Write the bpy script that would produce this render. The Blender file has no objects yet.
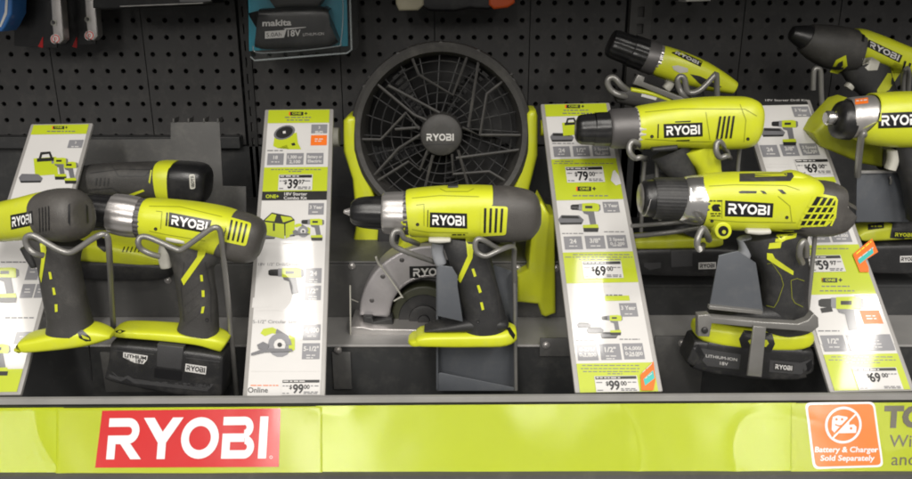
import bpy, bmesh, math, random
from mathutils import Vector, Matrix, noise
from mathutils.bvhtree import BVHTree
random.seed(7)
S = bpy.context.scene
COL = S.collection
F, CX, CY = 800.0, 456.0, 239.5          # focal length and centre of the 912 x 479 photograph, in its pixels
PITCH = math.radians(18)
SP, CP = math.sin(PITCH), math.cos(PITCH)
XA, YA, ZA = Vector((1, 0, 0)), Vector((0, 1, 0)), Vector((0, 0, 1))

def ray(px, py):
    v = (CY - py) / F
    return Vector(((px - CX) / F, CP + v * SP, -SP + v * CP))
def P(px, py, Y):                         # point seen at (px, py) at distance Y into the shelf
    r = ray(px, py)
    return r * (Y / r.y)
def PZ(px, Y, Z):                         # point at distance Y, height Z, seen in column px
    d = Y * CP - Z * SP
    return Vector(((px - CX) / F * d, Y, Z))
def scl(px, py, Y):
    return Y / ray(px, py).y / F

# ------------------------------------------------------------------ materials
MATS = {}
def mat(name, col, rough=.45, metal=0., coat=0., bump=None, var=.12, spec=.5, emit=None, vscale=30, cr=.08, dust=0.):
    m = bpy.data.materials.new(name); m.use_nodes = True
    nt = m.node_tree; b = nt.nodes['Principled BSDF']
    tc = nt.nodes.new('ShaderNodeTexCoord')
    n = nt.nodes.new('ShaderNodeTexNoise'); n.inputs['Scale'].default_value = vscale; n.inputs['Detail'].default_value = 5
    nt.links.new(tc.outputs['Object'], n.inputs['Vector'])
    r = nt.nodes.new('ShaderNodeValToRGB')
    r.color_ramp.elements[0].position = .3; r.color_ramp.elements[1].position = .7
    r.color_ramp.elements[0].color = [max(0, c * (1 - var)) for c in col] + [1]
    r.color_ramp.elements[1].color = [min(1, c * (1 + var * .6)) for c in col] + [1]
    nt.links.new(n.outputs['Fac'], r.inputs['Fac']); nt.links.new(r.outputs['Color'], b.inputs['Base Color'])
    if dust:                                   # settled dust and handling smudges, in patches and specks
        nd = nt.nodes.new('ShaderNodeTexNoise'); nd.inputs['Scale'].default_value = 34; nd.inputs['Detail'].default_value = 9; nd.inputs['Roughness'].default_value = .72
        nt.links.new(tc.outputs['Object'], nd.inputs['Vector'])
        rd = nt.nodes.new('ShaderNodeMapRange'); rd.inputs['From Min'].default_value = .50; rd.inputs['From Max'].default_value = .72; rd.inputs['To Max'].default_value = dust
        nt.links.new(nd.outputs['Fac'], rd.inputs['Value'])
        mx = nt.nodes.new('ShaderNodeMixRGB'); mx.inputs['Color2'].default_value = (.30, .285, .25, 1)
        nt.links.new(rd.outputs['Result'], mx.inputs['Fac']); nt.links.new(r.outputs['Color'], mx.inputs['Color1']); nt.links.new(mx.outputs['Color'], b.inputs['Base Color'])
    mr = nt.nodes.new('ShaderNodeMapRange')
    mr.inputs['To Min'].default_value = max(.03, rough - .08); mr.inputs['To Max'].default_value = min(1, rough + .1)
    n2 = nt.nodes.new('ShaderNodeTexNoise'); n2.inputs['Scale'].default_value = vscale * 2.3; n2.inputs['Detail'].default_value = 4
    nt.links.new(tc.outputs['Object'], n2.inputs['Vector'])
    nt.links.new(n2.outputs['Fac'], mr.inputs['Value']); nt.links.new(mr.outputs['Result'], b.inputs['Roughness'])
    b.inputs['Metallic'].default_value = metal
    b.inputs['Specular IOR Level'].default_value = spec
    b.inputs['Coat Weight'].default_value = coat; b.inputs['Coat Roughness'].default_value = cr
    if bump:
        n3 = nt.nodes.new('ShaderNodeTexNoise'); n3.inputs['Scale'].default_value = bump[0]; n3.inputs['Detail'].default_value = 3
        nt.links.new(tc.outputs['Object'], n3.inputs['Vector'])
        bp = nt.nodes.new('ShaderNodeBump'); bp.inputs['Strength'].default_value = bump[1]; bp.inputs['Distance'].default_value = .001
        nt.links.new(n3.outputs['Fac'], bp.inputs['Height']); nt.links.new(bp.outputs['Normal'], b.inputs['Normal'])
    MATS[name] = m
    return m
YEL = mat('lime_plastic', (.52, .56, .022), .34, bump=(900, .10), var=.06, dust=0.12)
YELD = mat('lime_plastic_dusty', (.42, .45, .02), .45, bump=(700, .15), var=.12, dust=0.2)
RUB = mat('grey_rubber', (.036, .0345, .033), .55, bump=(1100, .35), var=.15, dust=0.12)
RUBD = mat('dark_rubber', (.019, .019, .020), .5, bump=(900, .3), var=.15, dust=0.09)
BLK = mat('black_plastic', (.011, .011, .012), .33, bump=(700, .12), var=.2, dust=0.06)
BATT = mat('battery_plastic', (.016, .016, .017), .42, bump=(900, .25), var=.2, dust=0.09)
BATL = mat('battery_latch', (.04, .04, .042), .5, bump=(900, .25))
INK = mat('black_ink', (.008, .008, .009), .35, var=.05)
WHT = mat('white_print', (.80, .80, .78), .4, var=.03)
SILV = mat('brushed_steel', (.50, .48, .47), .34, metal=.75, bump=(400, .15), var=.12)
CHRM = mat('chrome_collar', (.62, .61, .60), .2, metal=.9, var=.1)
GUN = mat('gunmetal', (.10, .095, .095), .42, metal=.35, bump=(600, .1))
MAGN = mat('magnesium_guard', (.44, .42, .43), .42, metal=.55, bump=(250, .18), var=.12, dust=0.12)
TRIG = mat('trigger_grey', (.24, .25, .27), .4)
SELG = mat('selector_grey', (.46, .45, .40), .4)
WIRE = mat('wire_grey_paint', (.22, .215, .205), .32, metal=.45, bump=(300, .1))
PLATE = mat('slate_blue_steel', (.098, .106, .120), .42, metal=.2, bump=(150, .08), var=.14, vscale=12, dust=0.12)
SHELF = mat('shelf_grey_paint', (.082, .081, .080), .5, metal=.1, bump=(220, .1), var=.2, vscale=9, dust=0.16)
SHELFD = mat('shelf_dark_shaded', (.027, .028, .029), .5, bump=(220, .1), var=.3, vscale=9, dust=0.08)  # dark shelf colour that also carries the shade of riser and front well
SHELFL = mat('shelf_lit_paint', (.26, .255, .25), .45, metal=.1, bump=(220, .1), var=.15, vscale=14, dust=0.2)  # lit copy of the shelf grey, brightness put into the colour
PEG = mat('pegboard_charcoal', (.036, .0352, .0355), .5, bump=(260, .15), var=.22, vscale=7, dust=0.1)
DARK = mat('dark_recess', (.006, .006, .0065), .7, var=.2)
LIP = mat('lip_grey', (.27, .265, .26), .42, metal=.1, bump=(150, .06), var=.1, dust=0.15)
# printed sheets behind glossy plastic
PAPER = mat('printed_white', (.55, .54, .53), .35, coat=.7, var=.02, cr=.05)
PLIME = mat('printed_lime', (.41, .48, .018), .35, coat=.7, var=.03, cr=.05)
PGREY = mat('printed_grey', (.20, .20, .215), .35, coat=.7, var=.03, cr=.05)
PDARK = mat('printed_black', (.018, .018, .018), .35, coat=.7, var=.03, cr=.05)
PORNG = mat('printed_orange', (.70, .15, .018), .4, coat=.4, spec=.25, var=.05, cr=.12)
PTEAL = mat('printed_teal', (.03, .40, .36), .35, coat=.6, var=.05)
PMGRY = mat('printed_midgrey', (.13, .13, .14), .35, coat=.7, var=.05)
PLGRY = mat('printed_lightgrey', (.55, .54, .53), .35, coat=.7, var=.03)
HOLD = mat('holder_grey_plastic', (.27, .26, .25), .35, var=.08)
BANL = mat('banner_lime', (.62, .73, .012), .4, coat=.7, var=.05, vscale=5, cr=.17, spec=.25)
BANP = mat('banner_lime_pale', (.62, .71, .03), .4, coat=.7, var=.05, vscale=5, cr=.17, spec=.25)
RED = mat('banner_red', (.43, .004, .005), .4, coat=.6, var=.03, cr=.12, spec=.2)
BWHT = mat('banner_white', (.62, .61, .62), .4, coat=.6, var=.02, cr=.12, spec=.25)
BROWN = mat('banner_taupe', (.065, .058, .035), .45, coat=.4, var=.03, cr=.14)
PINK = mat('red_disc_print', (.75, .10, .09), .4)
TEALC = mat('teal_card', (.02, .30, .42), .4, coat=.3)
BLUE = mat('blue_card', (.04, .19, .55), .35, coat=.5)
BEIGE = mat('beige_plastic', (.50, .46, .33), .45)
ORNG = mat('orange_plastic', (.65, .10, .02), .4)
RULE = mat('pale_print', (.48, .47, .46), .4)
CAPM = mat('motor_cap_rubber', (.060, .056, .052), .5, bump=(1000, .35), var=.14, dust=0.12)
OLIVE = mat('olive_guard', (.030, .032, .016), .5)
def clear_mat():
    m = bpy.data.materials.new('clear_blister'); m.use_nodes = True
    b = m.node_tree.nodes['Principled BSDF']
    b.inputs['Base Color'].default_value = (.10, .11, .11, 1); b.inputs['Roughness'].default_value = .10
    b.inputs['Alpha'].default_value = .09; b.inputs['Specular IOR Level'].default_value = .7
    return m
CLEAR = clear_mat()
EDGE = mat('blister_highlight', (.42, .46, .47), .12, spec=.8)  # pale colour standing in for highlights on the clear shell's rim
EDGE.node_tree.nodes['Principled BSDF'].inputs['Alpha'].default_value = .45

# ------------------------------------------------------------------ basic builders
def tag(o, label=None, cat=None, group=None, kind=None):
    if label: o['label'] = label
    if cat: o['category'] = cat
    if group: o['group'] = group
    if kind: o['kind'] = kind
    return o
def empty(name, loc, label=None, cat=None, group=None, kind=None):
    o = bpy.data.objects.new(name, None); COL.objects.link(o); o.location = loc; o.empty_display_size = .02
    return tag(o, label, cat, group, kind)
def link(name, bm, mats, parent=None, origin=None, sharp=38, smooth=True, fix=True):
    """bm is in world coordinates; the object's origin is put at `origin` (default: its parent's)."""
    if fix: bmesh.ops.recalc_face_normals(bm, faces=bm.faces)
    wo = Vector(origin) if origin is not None else Vector((0, 0, 0))
    if parent is not None:
        wp = world(parent); wo = wp
    bmesh.ops.translate(bm, verts=bm.verts, vec=-wo)
    me = bpy.data.meshes.new(name); bm.to_mesh(me); bm.free()
    for m in (mats if isinstance(mats, (list, tuple)) else [mats]): me.materials.append(m)
    if smooth:
        me.polygons.foreach_set('use_smooth', [True] * len(me.polygons))
        me.set_sharp_from_angle(angle=math.radians(sharp))
    o = bpy.data.objects.new(name, me); COL.objects.link(o)
    if parent is not None: o.parent = parent
    else: o.location = wo
    return o
def world(o):
    v = Vector(o.location)
    while o.parent: o = o.parent; v += Vector(o.location)
    return v
def bbox(bm, lo, hi, bev=0., seg=2):
    vs = [bm.verts.new((x, y, z)) for x in (lo[0], hi[0]) for y in (lo[1], hi[1]) for z in (lo[2], hi[2])]
    fs = [bm.faces.new([vs[i] for i in q]) for q in ((0, 1, 3, 2), (4, 6, 7, 5), (0, 4, 5, 1), (2, 3, 7, 6), (0, 2, 6, 4), (1, 5, 7, 3))]
    if bev:
        bmesh.ops.recalc_face_normals(bm, faces=fs)
        es = list({e for f in fs for e in f.edges})
        bmesh.ops.bevel(bm, geom=es, offset=bev, segments=seg, affect='EDGES', profile=.5)
def prism(bm, pts, vec, bev=0., seg=2, all_edges=False):
    """polygon pts (world) extruded by vec; bevels the rim of the first face (and the far one with all_edges)"""
    a = [bm.verts.new(p) for p in pts]; b = [bm.verts.new(Vector(p) + vec) for p in pts]
    n = len(pts); fa = bm.faces.new(a); fb = bm.faces.new(list(reversed(b))); sides = []
    for i in range(n): sides.append(bm.faces.new([a[i], b[i], b[(i + 1) % n], a[(i + 1) % n]]))
    fs = [fa, fb] + sides
    bmesh.ops.recalc_face_normals(bm, faces=fs)
    if bev:
        es = set(fa.edges)
        if all_edges:
            for f in fs: es |= set(f.edges)
        bmesh.ops.bevel(bm, geom=list(es), offset=bev, segments=seg, affect='EDGES', profile=.5, clamp_overlap=True)
    return bm
def catmull(pts, k):
    out = []
    n = len(pts)
    for i in range(n - 1):
        p0, p1, p2, p3 = pts[max(i - 1, 0)], pts[i], pts[i + 1], pts[min(i + 2, n - 1)]
        for j in range(k):
            t = j / k
            out.append([.5 * ((2 * b) + (-a + c) * t + (2 * a - 5 * b + 4 * c - d) * t * t + (-a + 3 * b - 3 * c + d) * t ** 3)
                        for a, b, c, d in zip(p0, p1, p2, p3)])
    out.append(list(pts[-1]))
    return out
def tube_bm(bm, pts, r, k=6, seg=10):
    pts = [Vector(p) for p in (catmull([tuple(p) for p in pts], k) if k > 1 else pts)]
    rings = []; nrm = None
    for i, p in enumerate(pts):
        t = (pts[min(i + 1, len(pts) - 1)] - pts[max(i - 1, 0)]).normalized()
        if nrm is None:
            nrm = t.cross(ZA if abs(t.z) < .9 else XA).normalized()
        nrm = (nrm - t * nrm.dot(t)).normalized(); bi = t.cross(nrm)
        rings.append([bm.verts.new(p + (nrm * math.cos(a) + bi * math.sin(a)) * r) for a in [2 * math.pi * j / seg for j in range(seg)]])
    for a, b in zip(rings, rings[1:]):
        for j in range(seg): bm.faces.new([a[j], a[(j + 1) % seg], b[(j + 1) % seg], b[j]])
    bm.faces.new(rings[0]); bm.faces.new(list(reversed(rings[-1])))
def lathe_bm(bm, c, axis, prof, seg=48, close=False):
    """prof: (distance along axis, radius) pairs"""
    axis = axis.normalized(); u = axis.cross(ZA if abs(axis.z) < .9 else XA).normalized(); v = axis.cross(u)
    rings = []
    for d, r in prof:
        rings.append([bm.verts.new(c + axis * d + (u * math.cos(a) + v * math.sin(a)) * max(r, 1e-5)) for a in [2 * math.pi * j / seg for j in range(seg)]])
    pr = list(zip(rings, rings[1:])) + ([(rings[-1], rings[0])] if close else [])
    for a, b in pr:
        for j in range(seg): bm.faces.new([a[j], a[(j + 1) % seg], b[(j + 1) % seg], b[j]])
    if not close:
        bm.faces.new(rings[0]); bm.faces.new(list(reversed(rings[-1])))

# ------------------------------------------------------------------ flat printing laid on surfaces
def text_polys(s, bold=0.):
    cu = bpy.data.curves.new('tmp', 'FONT'); cu.body = s; cu.size = 1; cu.offset = bold; cu.resolution_u = 3
    o = bpy.data.objects.new('tmp', cu); COL.objects.link(o)
    dg = bpy.context.evaluated_depsgraph_get()
    me = bpy.data.meshes.new_from_object(o.evaluated_get(dg))
    polys = [[(me.vertices[i].co.x, me.vertices[i].co.y) for i in p.vertices] for p in me.polygons]
    bpy.data.objects.remove(o); bpy.data.curves.remove(cu); bpy.data.meshes.remove(me)
    xs = [p[0] for q in polys for p in q] or [0, 1]
    return polys, min(xs), max(xs)
def rect(x0, y0, x1, y1): return [(x0, y0), (x1, y0), (x1, y1), (x0, y1)]
def ringq(cx, cy, ro, ri, a0, a1, n=12, ex=1.):
    out = []
    for i in range(n):
        a, b = [math.radians(a0 + (a1 - a0) * (i + k) / n) for k in (0, 1)]
        out.append([(cx + ex * ri * math.cos(a), cy + ri * math.sin(a)), (cx + ex * ro * math.cos(a), cy + ro * math.sin(a)),
                    (cx + ex * ro * math.cos(b), cy + ro * math.sin(b)), (cx + ex * ri * math.cos(b), cy + ri * math.sin(b))])
    return out
def wordmark():                            # the five letters of the maker's mark, height 1
    L = []; x = 0
    def put(ps, w):
        nonlocal x
        L.extend([[(px + x, py) for px, py in p] for p in ps]); x += w + .10
    put([rect(0, .79, .56, 1)] + ringq(.56, .685, .315, .105, -90, 90) + [rect(0, .37, .56, .58), rect(0, 0, .23, .375), [(.36, .375), (.36 + .29, .375), (.98, 0), (.68, 0)]], .93)
    x -= .06
    put([[(0, 1), (.30, 1), (.56, .66), (.56, .40), (.44, .40)], [(1.12, 1), (.82, 1), (.56, .66), (.56, .40), (.68, .40)], rect(.445, 0, .675, .405)], 1.12)
    x -= .12
    put(ringq(.52, .5, .5, .29, 0, 360, 32, 1.06), 1.05)
    put([rect(0, .80, .60, 1)] + ringq(.60, .745, .255, .06, -90, 90) + [rect(0, .40, .62, .60)] + ringq(.63, .275, .275, .075, -90, 90) + [rect(.22, 0, .64, .20), rect(0, 0, .225, .405)], .93)
    put([rect(0, 0, .23, 1)], .23)
    return L, x - .10
WM, WMW = wordmark()
def tess(poly):
    return poly
class Deco:
    """polygons given in photograph pixels, laid on a surface by proj(px, py, lift) -> world point"""
    def __init__(s, proj, step=5.):
        s.proj, s.step, s.bm, s.mats, s.n = proj, step, bmesh.new(), [], 0
    def mi(s, m):
        if m not in s.mats: s.mats.append(m)
        return s.mats.index(m)
    def poly(s, pts, m, lift=.0003):
        t = bmesh.new()
        pts2 = [pts[0]]
        for p in pts[1:]:
            if abs(p[0] - pts2[-1][0]) + abs(p[1] - pts2[-1][1]) > 1e-4: pts2.append(p)
        if len(pts2) < 3: t.free(); return
        try: f = t.faces.new([t.verts.new((p[0], p[1], 0)) for p in pts2])
        except ValueError: t.free(); return
        x0, x1 = min(p[0] for p in pts), max(p[0] for p in pts); y0, y1 = min(p[1] for p in pts), max(p[1] for p in pts)
        if len(pts2) > 4 or max(x1 - x0, y1 - y0) > s.step: bmesh.ops.triangulate(t, faces=t.faces[:])
        for lo, hi, ax in ((x0, x1, 0), (y0, y1, 1)):
            n = int((hi - lo) / s.step)
            for i in range(1, n + 1):
                c = lo + (hi - lo) * i / (n + 1)
                co = (c, 0, 0) if ax == 0 else (0, c, 0); no = (1, 0, 0) if ax == 0 else (0, 1, 0)
                bmesh.ops.bisect_plane(t, geom=t.verts[:] + t.edges[:] + t.faces[:], plane_co=co, plane_no=no, dist=1e-5)
        vm = {}; i = s.mi(m); s.n += 1
        for v in t.verts: vm[v.index if False else v] = s.bm.verts.new(s.proj(v.co.x, v.co.y, lift + s.n % 9 * 1.2e-5))
        for f in t.faces:
            nf = s.bm.faces.new([vm[v] for v in f.verts]); nf.material_index = i
        t.free()
    def mapped(s, polys, org, right, up, m, lift):
        for p in polys: s.poly([(org[0] + right[0] * x + up[0] * y, org[1] + right[1] * x + up[1] * y) for x, y in p], m, lift)
    def quadmap(s, polys, w, h, q, m, lift):       # q: TL TR BR BL in pixels
        tl, tr, br, bl = q
        for p in polys:
            o = []
            for x, y in p:
                a, b = x / w, 1 - y / h
                o.append(tuple((tl[k] * (1 - a) + tr[k] * a) * (1 - b) + (bl[k] * (1 - a) + br[k] * a) * b for k in (0, 1)))
            s.poly(o, m, lift)
    def logo(s, q, m, lift=.0008): s.quadmap(WM, WMW, 1., q, m, lift)
    def badge(s, q, back=INK, fore=WHT, inset=(.07, .17), lift=.0004):
        tl, tr, br, bl = q
        s.poly([tl, tr, br, bl], back, lift)
        def at(a, b): return tuple((tl[k] * (1 - a) + tr[k] * a) * (1 - b) + (bl[k] * (1 - a) + br[k] * a) * b for k in (0, 1))
        i, j = inset
        s.logo([at(i, j), at(1 - i, j), at(1 - i, 1 - j), at(i, 1 - j)], fore, lift + .0004)
    def text(s, t, x, y, h, m, lift=.0009, up=(0, -1), right=(1, 0), align='l', bold=0., wide=1., width=None):
        """h: height of capitals in pixels; y: baseline"""
        ps, a, b = text_polys(t, bold)
        k = h / .73; kw = k * wide
        if width: kw = width / (b - a)
        off = {'l': a, 'c': (a + b) / 2, 'r': b}[align]
        s.mapped([[(px - off, py) for px, py in p] for p in ps], (x, y), (right[0] * kw, right[1] * kw), (up[0] * k, up[1] * k), m, lift)
    def lines(s, x0, x1, y, m, h=1.2, lift=.0006, skew=0):   # a row of small words too fine to read
        x = x0
        while x < x1 - 1:
            w = min(random.uniform(2, 6), x1 - x)
            s.poly([(x, y + skew * (x - x0)), (x + w, y + skew * (x + w - x0)), (x + w, y + h + skew * (x + w - x0)), (x, y + h + skew * (x - x0))], m, lift); x += w + random.uniform(.8, 1.4)
    def split(s, name, parent):            # every separate mark becomes a part of its own
        left = set(s.bm.verts)
        s.bm.verts.index_update()
        while left:
            st = [left.pop()]; grp = set(st)
            while st:
                for e in st.pop().link_edges:
                    for v in e.verts:
                        if v in left: left.discard(v); grp.add(v); st.append(v)
            b = bmesh.new(); vm = {v: b.verts.new(v.co) for v in grp}
            ms = set()
            for f in {f for v in grp for f in v.link_faces}: b.faces.new([vm[v] for v in f.verts]); ms.add(f.material_index)
            link(name, b, s.mats[ms.pop()], parent, fix=False, sharp=60)
        s.bm.free()
    def done(s, name, parent):
        return link(name, s.bm, s.mats, parent, fix=False, smooth=True, sharp=60)

# ------------------------------------------------------------------ power tools
class Tool:
    def __init__(s, name, label, cat, base, Y, group=None):
        s.Y = Y
        s.root = empty(name, P(base[0], base[1], Y), label, cat, group)
        s.polys, s.verts, s.bvh = [], [], None
    def keep(s, bm):
        o = len(s.verts); bm.verts.index_update()
        s.verts += [v.co.copy() for v in bm.verts]; s.polys += [[v.index + o for v in f.verts] for f in bm.faces]; s.bvh = None
    def proj(s, px, py, lift):
        if s.bvh is None: s.bvh = BVHTree.FromPolygons(s.verts, s.polys)
        r = ray(px, py).normalized()
        h, n, i, d = s.bvh.ray_cast(Vector((0, 0, 0)), r)
        if h is None:
            h = P(px, py, s.Y); nn = s.bvh.find_nearest(h)
            if nn and nn[0]: h = r * nn[0].dot(r)
            return h - r * lift
        return h - r * lift
    def deco(s, step=4.): return Deco(s.proj, step)
    def loft(s, name, m, secs, k=3, seg=40, dome=(0, 0), parent=None, Y=None, keep=True, label=None, front=False, rib=None):
        """secs: (px, py, half height px, half depth px, exponent[, dY]) along the part's axis"""
        Y = Y or s.Y
        raw = [list(q) + [0.] * (6 - len(q)) for q in secs]
        if k > 1: raw = catmull(raw, k)
        sc = [scl(q[0], q[1], Y + q[5]) for q in raw]
        if front:                                  # the sections' pixels are those of the front face
            D = max(q[3] * z for q, z in zip(raw, sc))
            cs = [P(q[0], q[1], Y + q[5] - D) + Vector((0, D, 0)) for q in raw]
        else: cs = [P(q[0], q[1], Y + q[5]) for q in raw]
        prm = [[c, q[2] * z, q[3] * z, q[4]] for c, q, z in zip(cs, raw, sc)]
        # rounded ends
        for end in (0, 1):
            if dome[end]:
                a, b = (prm[0], prm[1]) if end == 0 else (prm[-1], prm[-2])
                t = (a[0] - b[0]).normalized(); L = dome[end] * sc[0 if end == 0 else -1]
                ex = [[a[0] + t * L * math.sin(f), a[1] * math.cos(f) ** .8, a[2] * math.cos(f) ** .8, a[3]] for f in [math.radians(x) for x in (20, 40, 58, 72, 82)]]
                if end == 0: prm = list(reversed(ex)) + prm
                else: prm = prm + ex
        if rib: seg = 144
        bm = bmesh.new(); rings = []
        for i, (c, hu, hv, n) in enumerate(prm):
            t = (prm[min(i + 1, len(prm) - 1)][0] - prm[max(i - 1, 0)][0]).normalized()
            if abs(t.z) > .75: v = YA
            else: v = t.cross(ZA).normalized()
            v = (v - t * v.dot(t)).normalized(); u = v.cross(t)
            ring_ = []
            for j in range(seg):
                a = 2 * math.pi * j / seg; ca, sa = math.cos(a), math.sin(a)
                x = math.copysign(abs(ca) ** (2 / n), ca); y = math.copysign(abs(sa) ** (2 / n), sa)
                g = 1. if not rib else 1 - rib[1] * (.5 + .5 * math.cos(rib[0] * a))
                ring_.append(bm.verts.new(c + u * hu * g * x + v * hv * g * y))
            rings.append(ring_)
        for a, b in zip(rings, rings[1:]):
            for j in range(seg): bm.faces.new([a[j], a[(j + 1) % seg], b[(j + 1) % seg], b[j]])
        bm.faces.new(rings[0]); bm.faces.new(list(reversed(rings[-1])))
        if keep: s.keep(bm)
        o = link(name, bm, m, parent or s.root)
        if label: o['label'] = label
        return o
    def slab(s, name, m, poly, y0, y1, bev=.002, parent=None, keep=True, seg=3):
        """photo outline at its own distance, from depth y0 (towards the aisle, negative) to y1 metres about the tool's plane"""
        bm = bmesh.new(); Y = s.Y + y0
        pts = [P(x, y, Y) for x, y in poly]
        prism(bm, pts, Vector((0, y1 - y0, 0)), bev, seg)
        if keep: s.keep(bm)
        return link(name, bm, m, parent or s.root)
    def tube(s, name, m, pts, r, k=6, parent=None):
        bm = bmesh.new()
        tube_bm(bm, [P(x, y, s.Y + (q[0] if q else 0)) for x, y, *q in pts], r, k)
        return link(name, bm, m, parent or s.root)
    def vents(s, d, q, n, m=INK, frac=.5, lift=.0012):
        tl, tr, br, bl = q
        for i in range(n):
            a, b = (i + .5 - frac / 2) / n, (i + .5 + frac / 2) / n
            def at(a, b_): return tuple((tl[k] * (1 - a) + tr[k] * a) * (1 - b_) + (bl[k] * (1 - a) + br[k] * a) * b_ for k in (0, 1))
            d.poly([at(a, 0), at(b, 0), at(b, 1), at(a, 1)], m, lift)
def rings_on(t, name, m, axis_px, Y):      # little ridges round a chuck
    pass
# ================================================================== the shelf, pegboard and ledge
YP = 1.32
# ---- pegboard panels: real punched holes
def peg_panel(x0, x1, xs, zs, ztop, zbot, label):
    bm = bmesh.new(); r = .0043; T = .004
    ex = [x0] + [(a + b) / 2 for a, b in zip(xs, xs[1:])] + [x1]
    ez = [ztop] + [(a + b) / 2 for a, b in zip(zs, zs[1:])] + [zbot]
    for i, cx in enumerate(xs):
        for j, cz in enumerate(zs):
            l, rr, t, b = ex[i], ex[i + 1], ez[j], ez[j + 1]
            outer = [(rr, cz), (rr, t), (cx, t), (l, t), (l, cz), (l, b), (cx, b), (rr, b)]
            O = [bm.verts.new((x, YP, z)) for x, z in outer]
            H = [bm.verts.new((cx + r * math.cos(k * math.pi / 4), YP, cz + r * math.sin(k * math.pi / 4))) for k in range(8)]
            H2 = [bm.verts.new((cx + (r - .0006) * math.cos(k * math.pi / 4), YP + .0007, cz + (r - .0006) * math.sin(k * math.pi / 4))) for k in range(8)]
            D = [bm.verts.new((v.co.x, YP + T, v.co.z)) for v in H2]
            for k in range(8):
                q = (k + 1) % 8
                bm.faces.new([O[k], O[q], H[q], H[k]]); bm.faces.new([H[k], H[q], H2[q], H2[k]]); bm.faces.new([H2[k], H2[q], D[q], D[k]])
    bmesh.ops.remove_doubles(bm, verts=bm.verts, dist=1e-5)
    o = link('pegboard_panel', bm, PEG, None, ((x0 + x1) / 2, YP, zbot), sharp=30)
    tag(o, label, 'pegboard', 'punched pegboard panels behind the tools')
PX_, PZ_ = .0254, .0266
ztop, zbot = .075, -.262
zs = []
z = -.0616 + 4 * PZ_
while z > zbot + .012: zs.append(z); z -= PZ_
where_ = ['charcoal pegboard panel behind the two grey blade packs at far left', 'charcoal pegboard panel right of the grey blade packs', 'charcoal pegboard panel beside the dark slotted upright, left of the battery pack',
          'charcoal pegboard panel behind the hanging teal battery pack', 'charcoal pegboard panel behind the left half of the round fan', 'charcoal pegboard panel behind the right half of the round fan',
          'charcoal pegboard panel between the fan and the grey slotted upright', 'charcoal pegboard panel behind the topmost tilted drill', 'charcoal pegboard panel between the two tilted tools at upper right', 'charcoal pegboard panel behind the tilted driver at the right edge']
k = 0
for x0, n in ((-.4894 - .0127 - .3048, 3), (-.3391, 4), (.3060, 3)):
    for i in range(n):
        a = x0 + i * .1524 + .0007; b = x0 + (i + 1) * .1524 - .0007
        peg_panel(a, b, [a - .0007 + .0127 + q * PX_ for q in range(6)], zs, ztop, zbot, where_[k]); k += 1
# ---- uprights
def upright(px, w, m, label, slot_w):
    c = P(px, 30, YP - .004).x; bm = bmesh.new(); x0, x1 = c - w / 2, c + w / 2
    y = YP - .004; zz = ztop - .003
    bbox(bm, (x0 - .001, y + .0095, -.5), (x1 + .001, y + .014, ztop))
    bbox(bm, (x0, y, -.5), (c - slot_w, y + .009, ztop)); bbox(bm, (c + slot_w, y, -.5), (x1, y + .009, ztop))
    z = ztop
    while z > -.4:
        bbox(bm, (c - slot_w, y + .0003, z - .011), (c + slot_w, y + .009, z - .0002)); z -= .0262
    tag(link('slotted_upright', bm, m, None, (c, y, -.5), smooth=False), label, 'shelf upright')
upright(244.5, .0150, mat('upright_black_paint', (.012, .012, .012), .5), 'black slotted steel upright beside the hanging teal battery pack', .0022)
upright(640, .034, mat('upright_grey_paint', (.06, .058, .056), .5), 'grey slotted steel upright behind the topmost tilted drill', .0052)
# ---- wall behind and below the pegboard
bm = bmesh.new(); bbox(bm, (-1.3, YP + .02, -.9), (1.3, YP + .03, .2))
tag(link('wall', bm, DARK, None, (0, YP + .02, -.9), smooth=False), kind='structure')

# ---- stepped display shelf
sh = empty('display_shelf', (0, .95, -.6), 'dark grey stepped steel shelf carrying all the tools', 'shelf')
def part(name, m, fn, parent=sh, **kw):
    bm = bmesh.new(); fn(bm); return link(name, bm, m, parent, **kw)
XR = P(603, 300, .985).x
part('shelf_floor', SHELFD, lambda b: bbox(b, (-1.1, .765, -.512), (1.1, .905, -.508)), smooth=False)
part('lower_riser', SHELFD, lambda b: bbox(b, (-1.1, .9, -.507), (1.1, .903, -.4335)), smooth=False)  # riser's shade put into its dark colour
part('lower_deck', SHELFL, lambda b: bbox(b, (-1.1, .9, -.433), (1.1, 1.2, -.4295), .0012), smooth=False)  # lit deck, painted in the lighter copy of the shelf grey
part('middle_riser', SHELF, lambda b: bbox(b, (-1.1, .985, -.4292), (XR, .988, -.354), .0008), smooth=False)
part('upper_deck', SHELF, lambda b: bbox(b, (-1.1, .985, -.3535), (XR, YP - .01, -.350), .0012), smooth=False)
part('side_riser', SHELFD, lambda b: bbox(b, (XR + .001, .992, -.4292), (1.1, .995, -.3895)), smooth=False)
part('side_deck', SHELFD, lambda b: bbox(b, (XR + .001, .992, -.389), (1.1, YP - .01, -.3855)), smooth=False)
part('back_panel', SHELFD, lambda b: bbox(b, (-1.1, YP - .004, -.5), (1.1, YP + .002, -.2645)), smooth=False)
part('back_ledge', SHELFD, lambda b: (bbox(b, (-1.1, YP - .022, -.2643), (P(243, 139, YP).x, YP + .001, -.2455), .001)), smooth=False)
for x0, x1, y0, y1 in ((332, 352, 352, 389), (540, 574, 338, 356), (655, 700, 336, 393), (100, 172, 352, 392)):
    p, q = P(x0, y0, .8975), P(x1, y1, .8975)
    part('mounting_plate', SHELF, lambda b: bbox(b, (p.x, .8965, q.z), (q.x, .8993, p.z), .0006))
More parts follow.
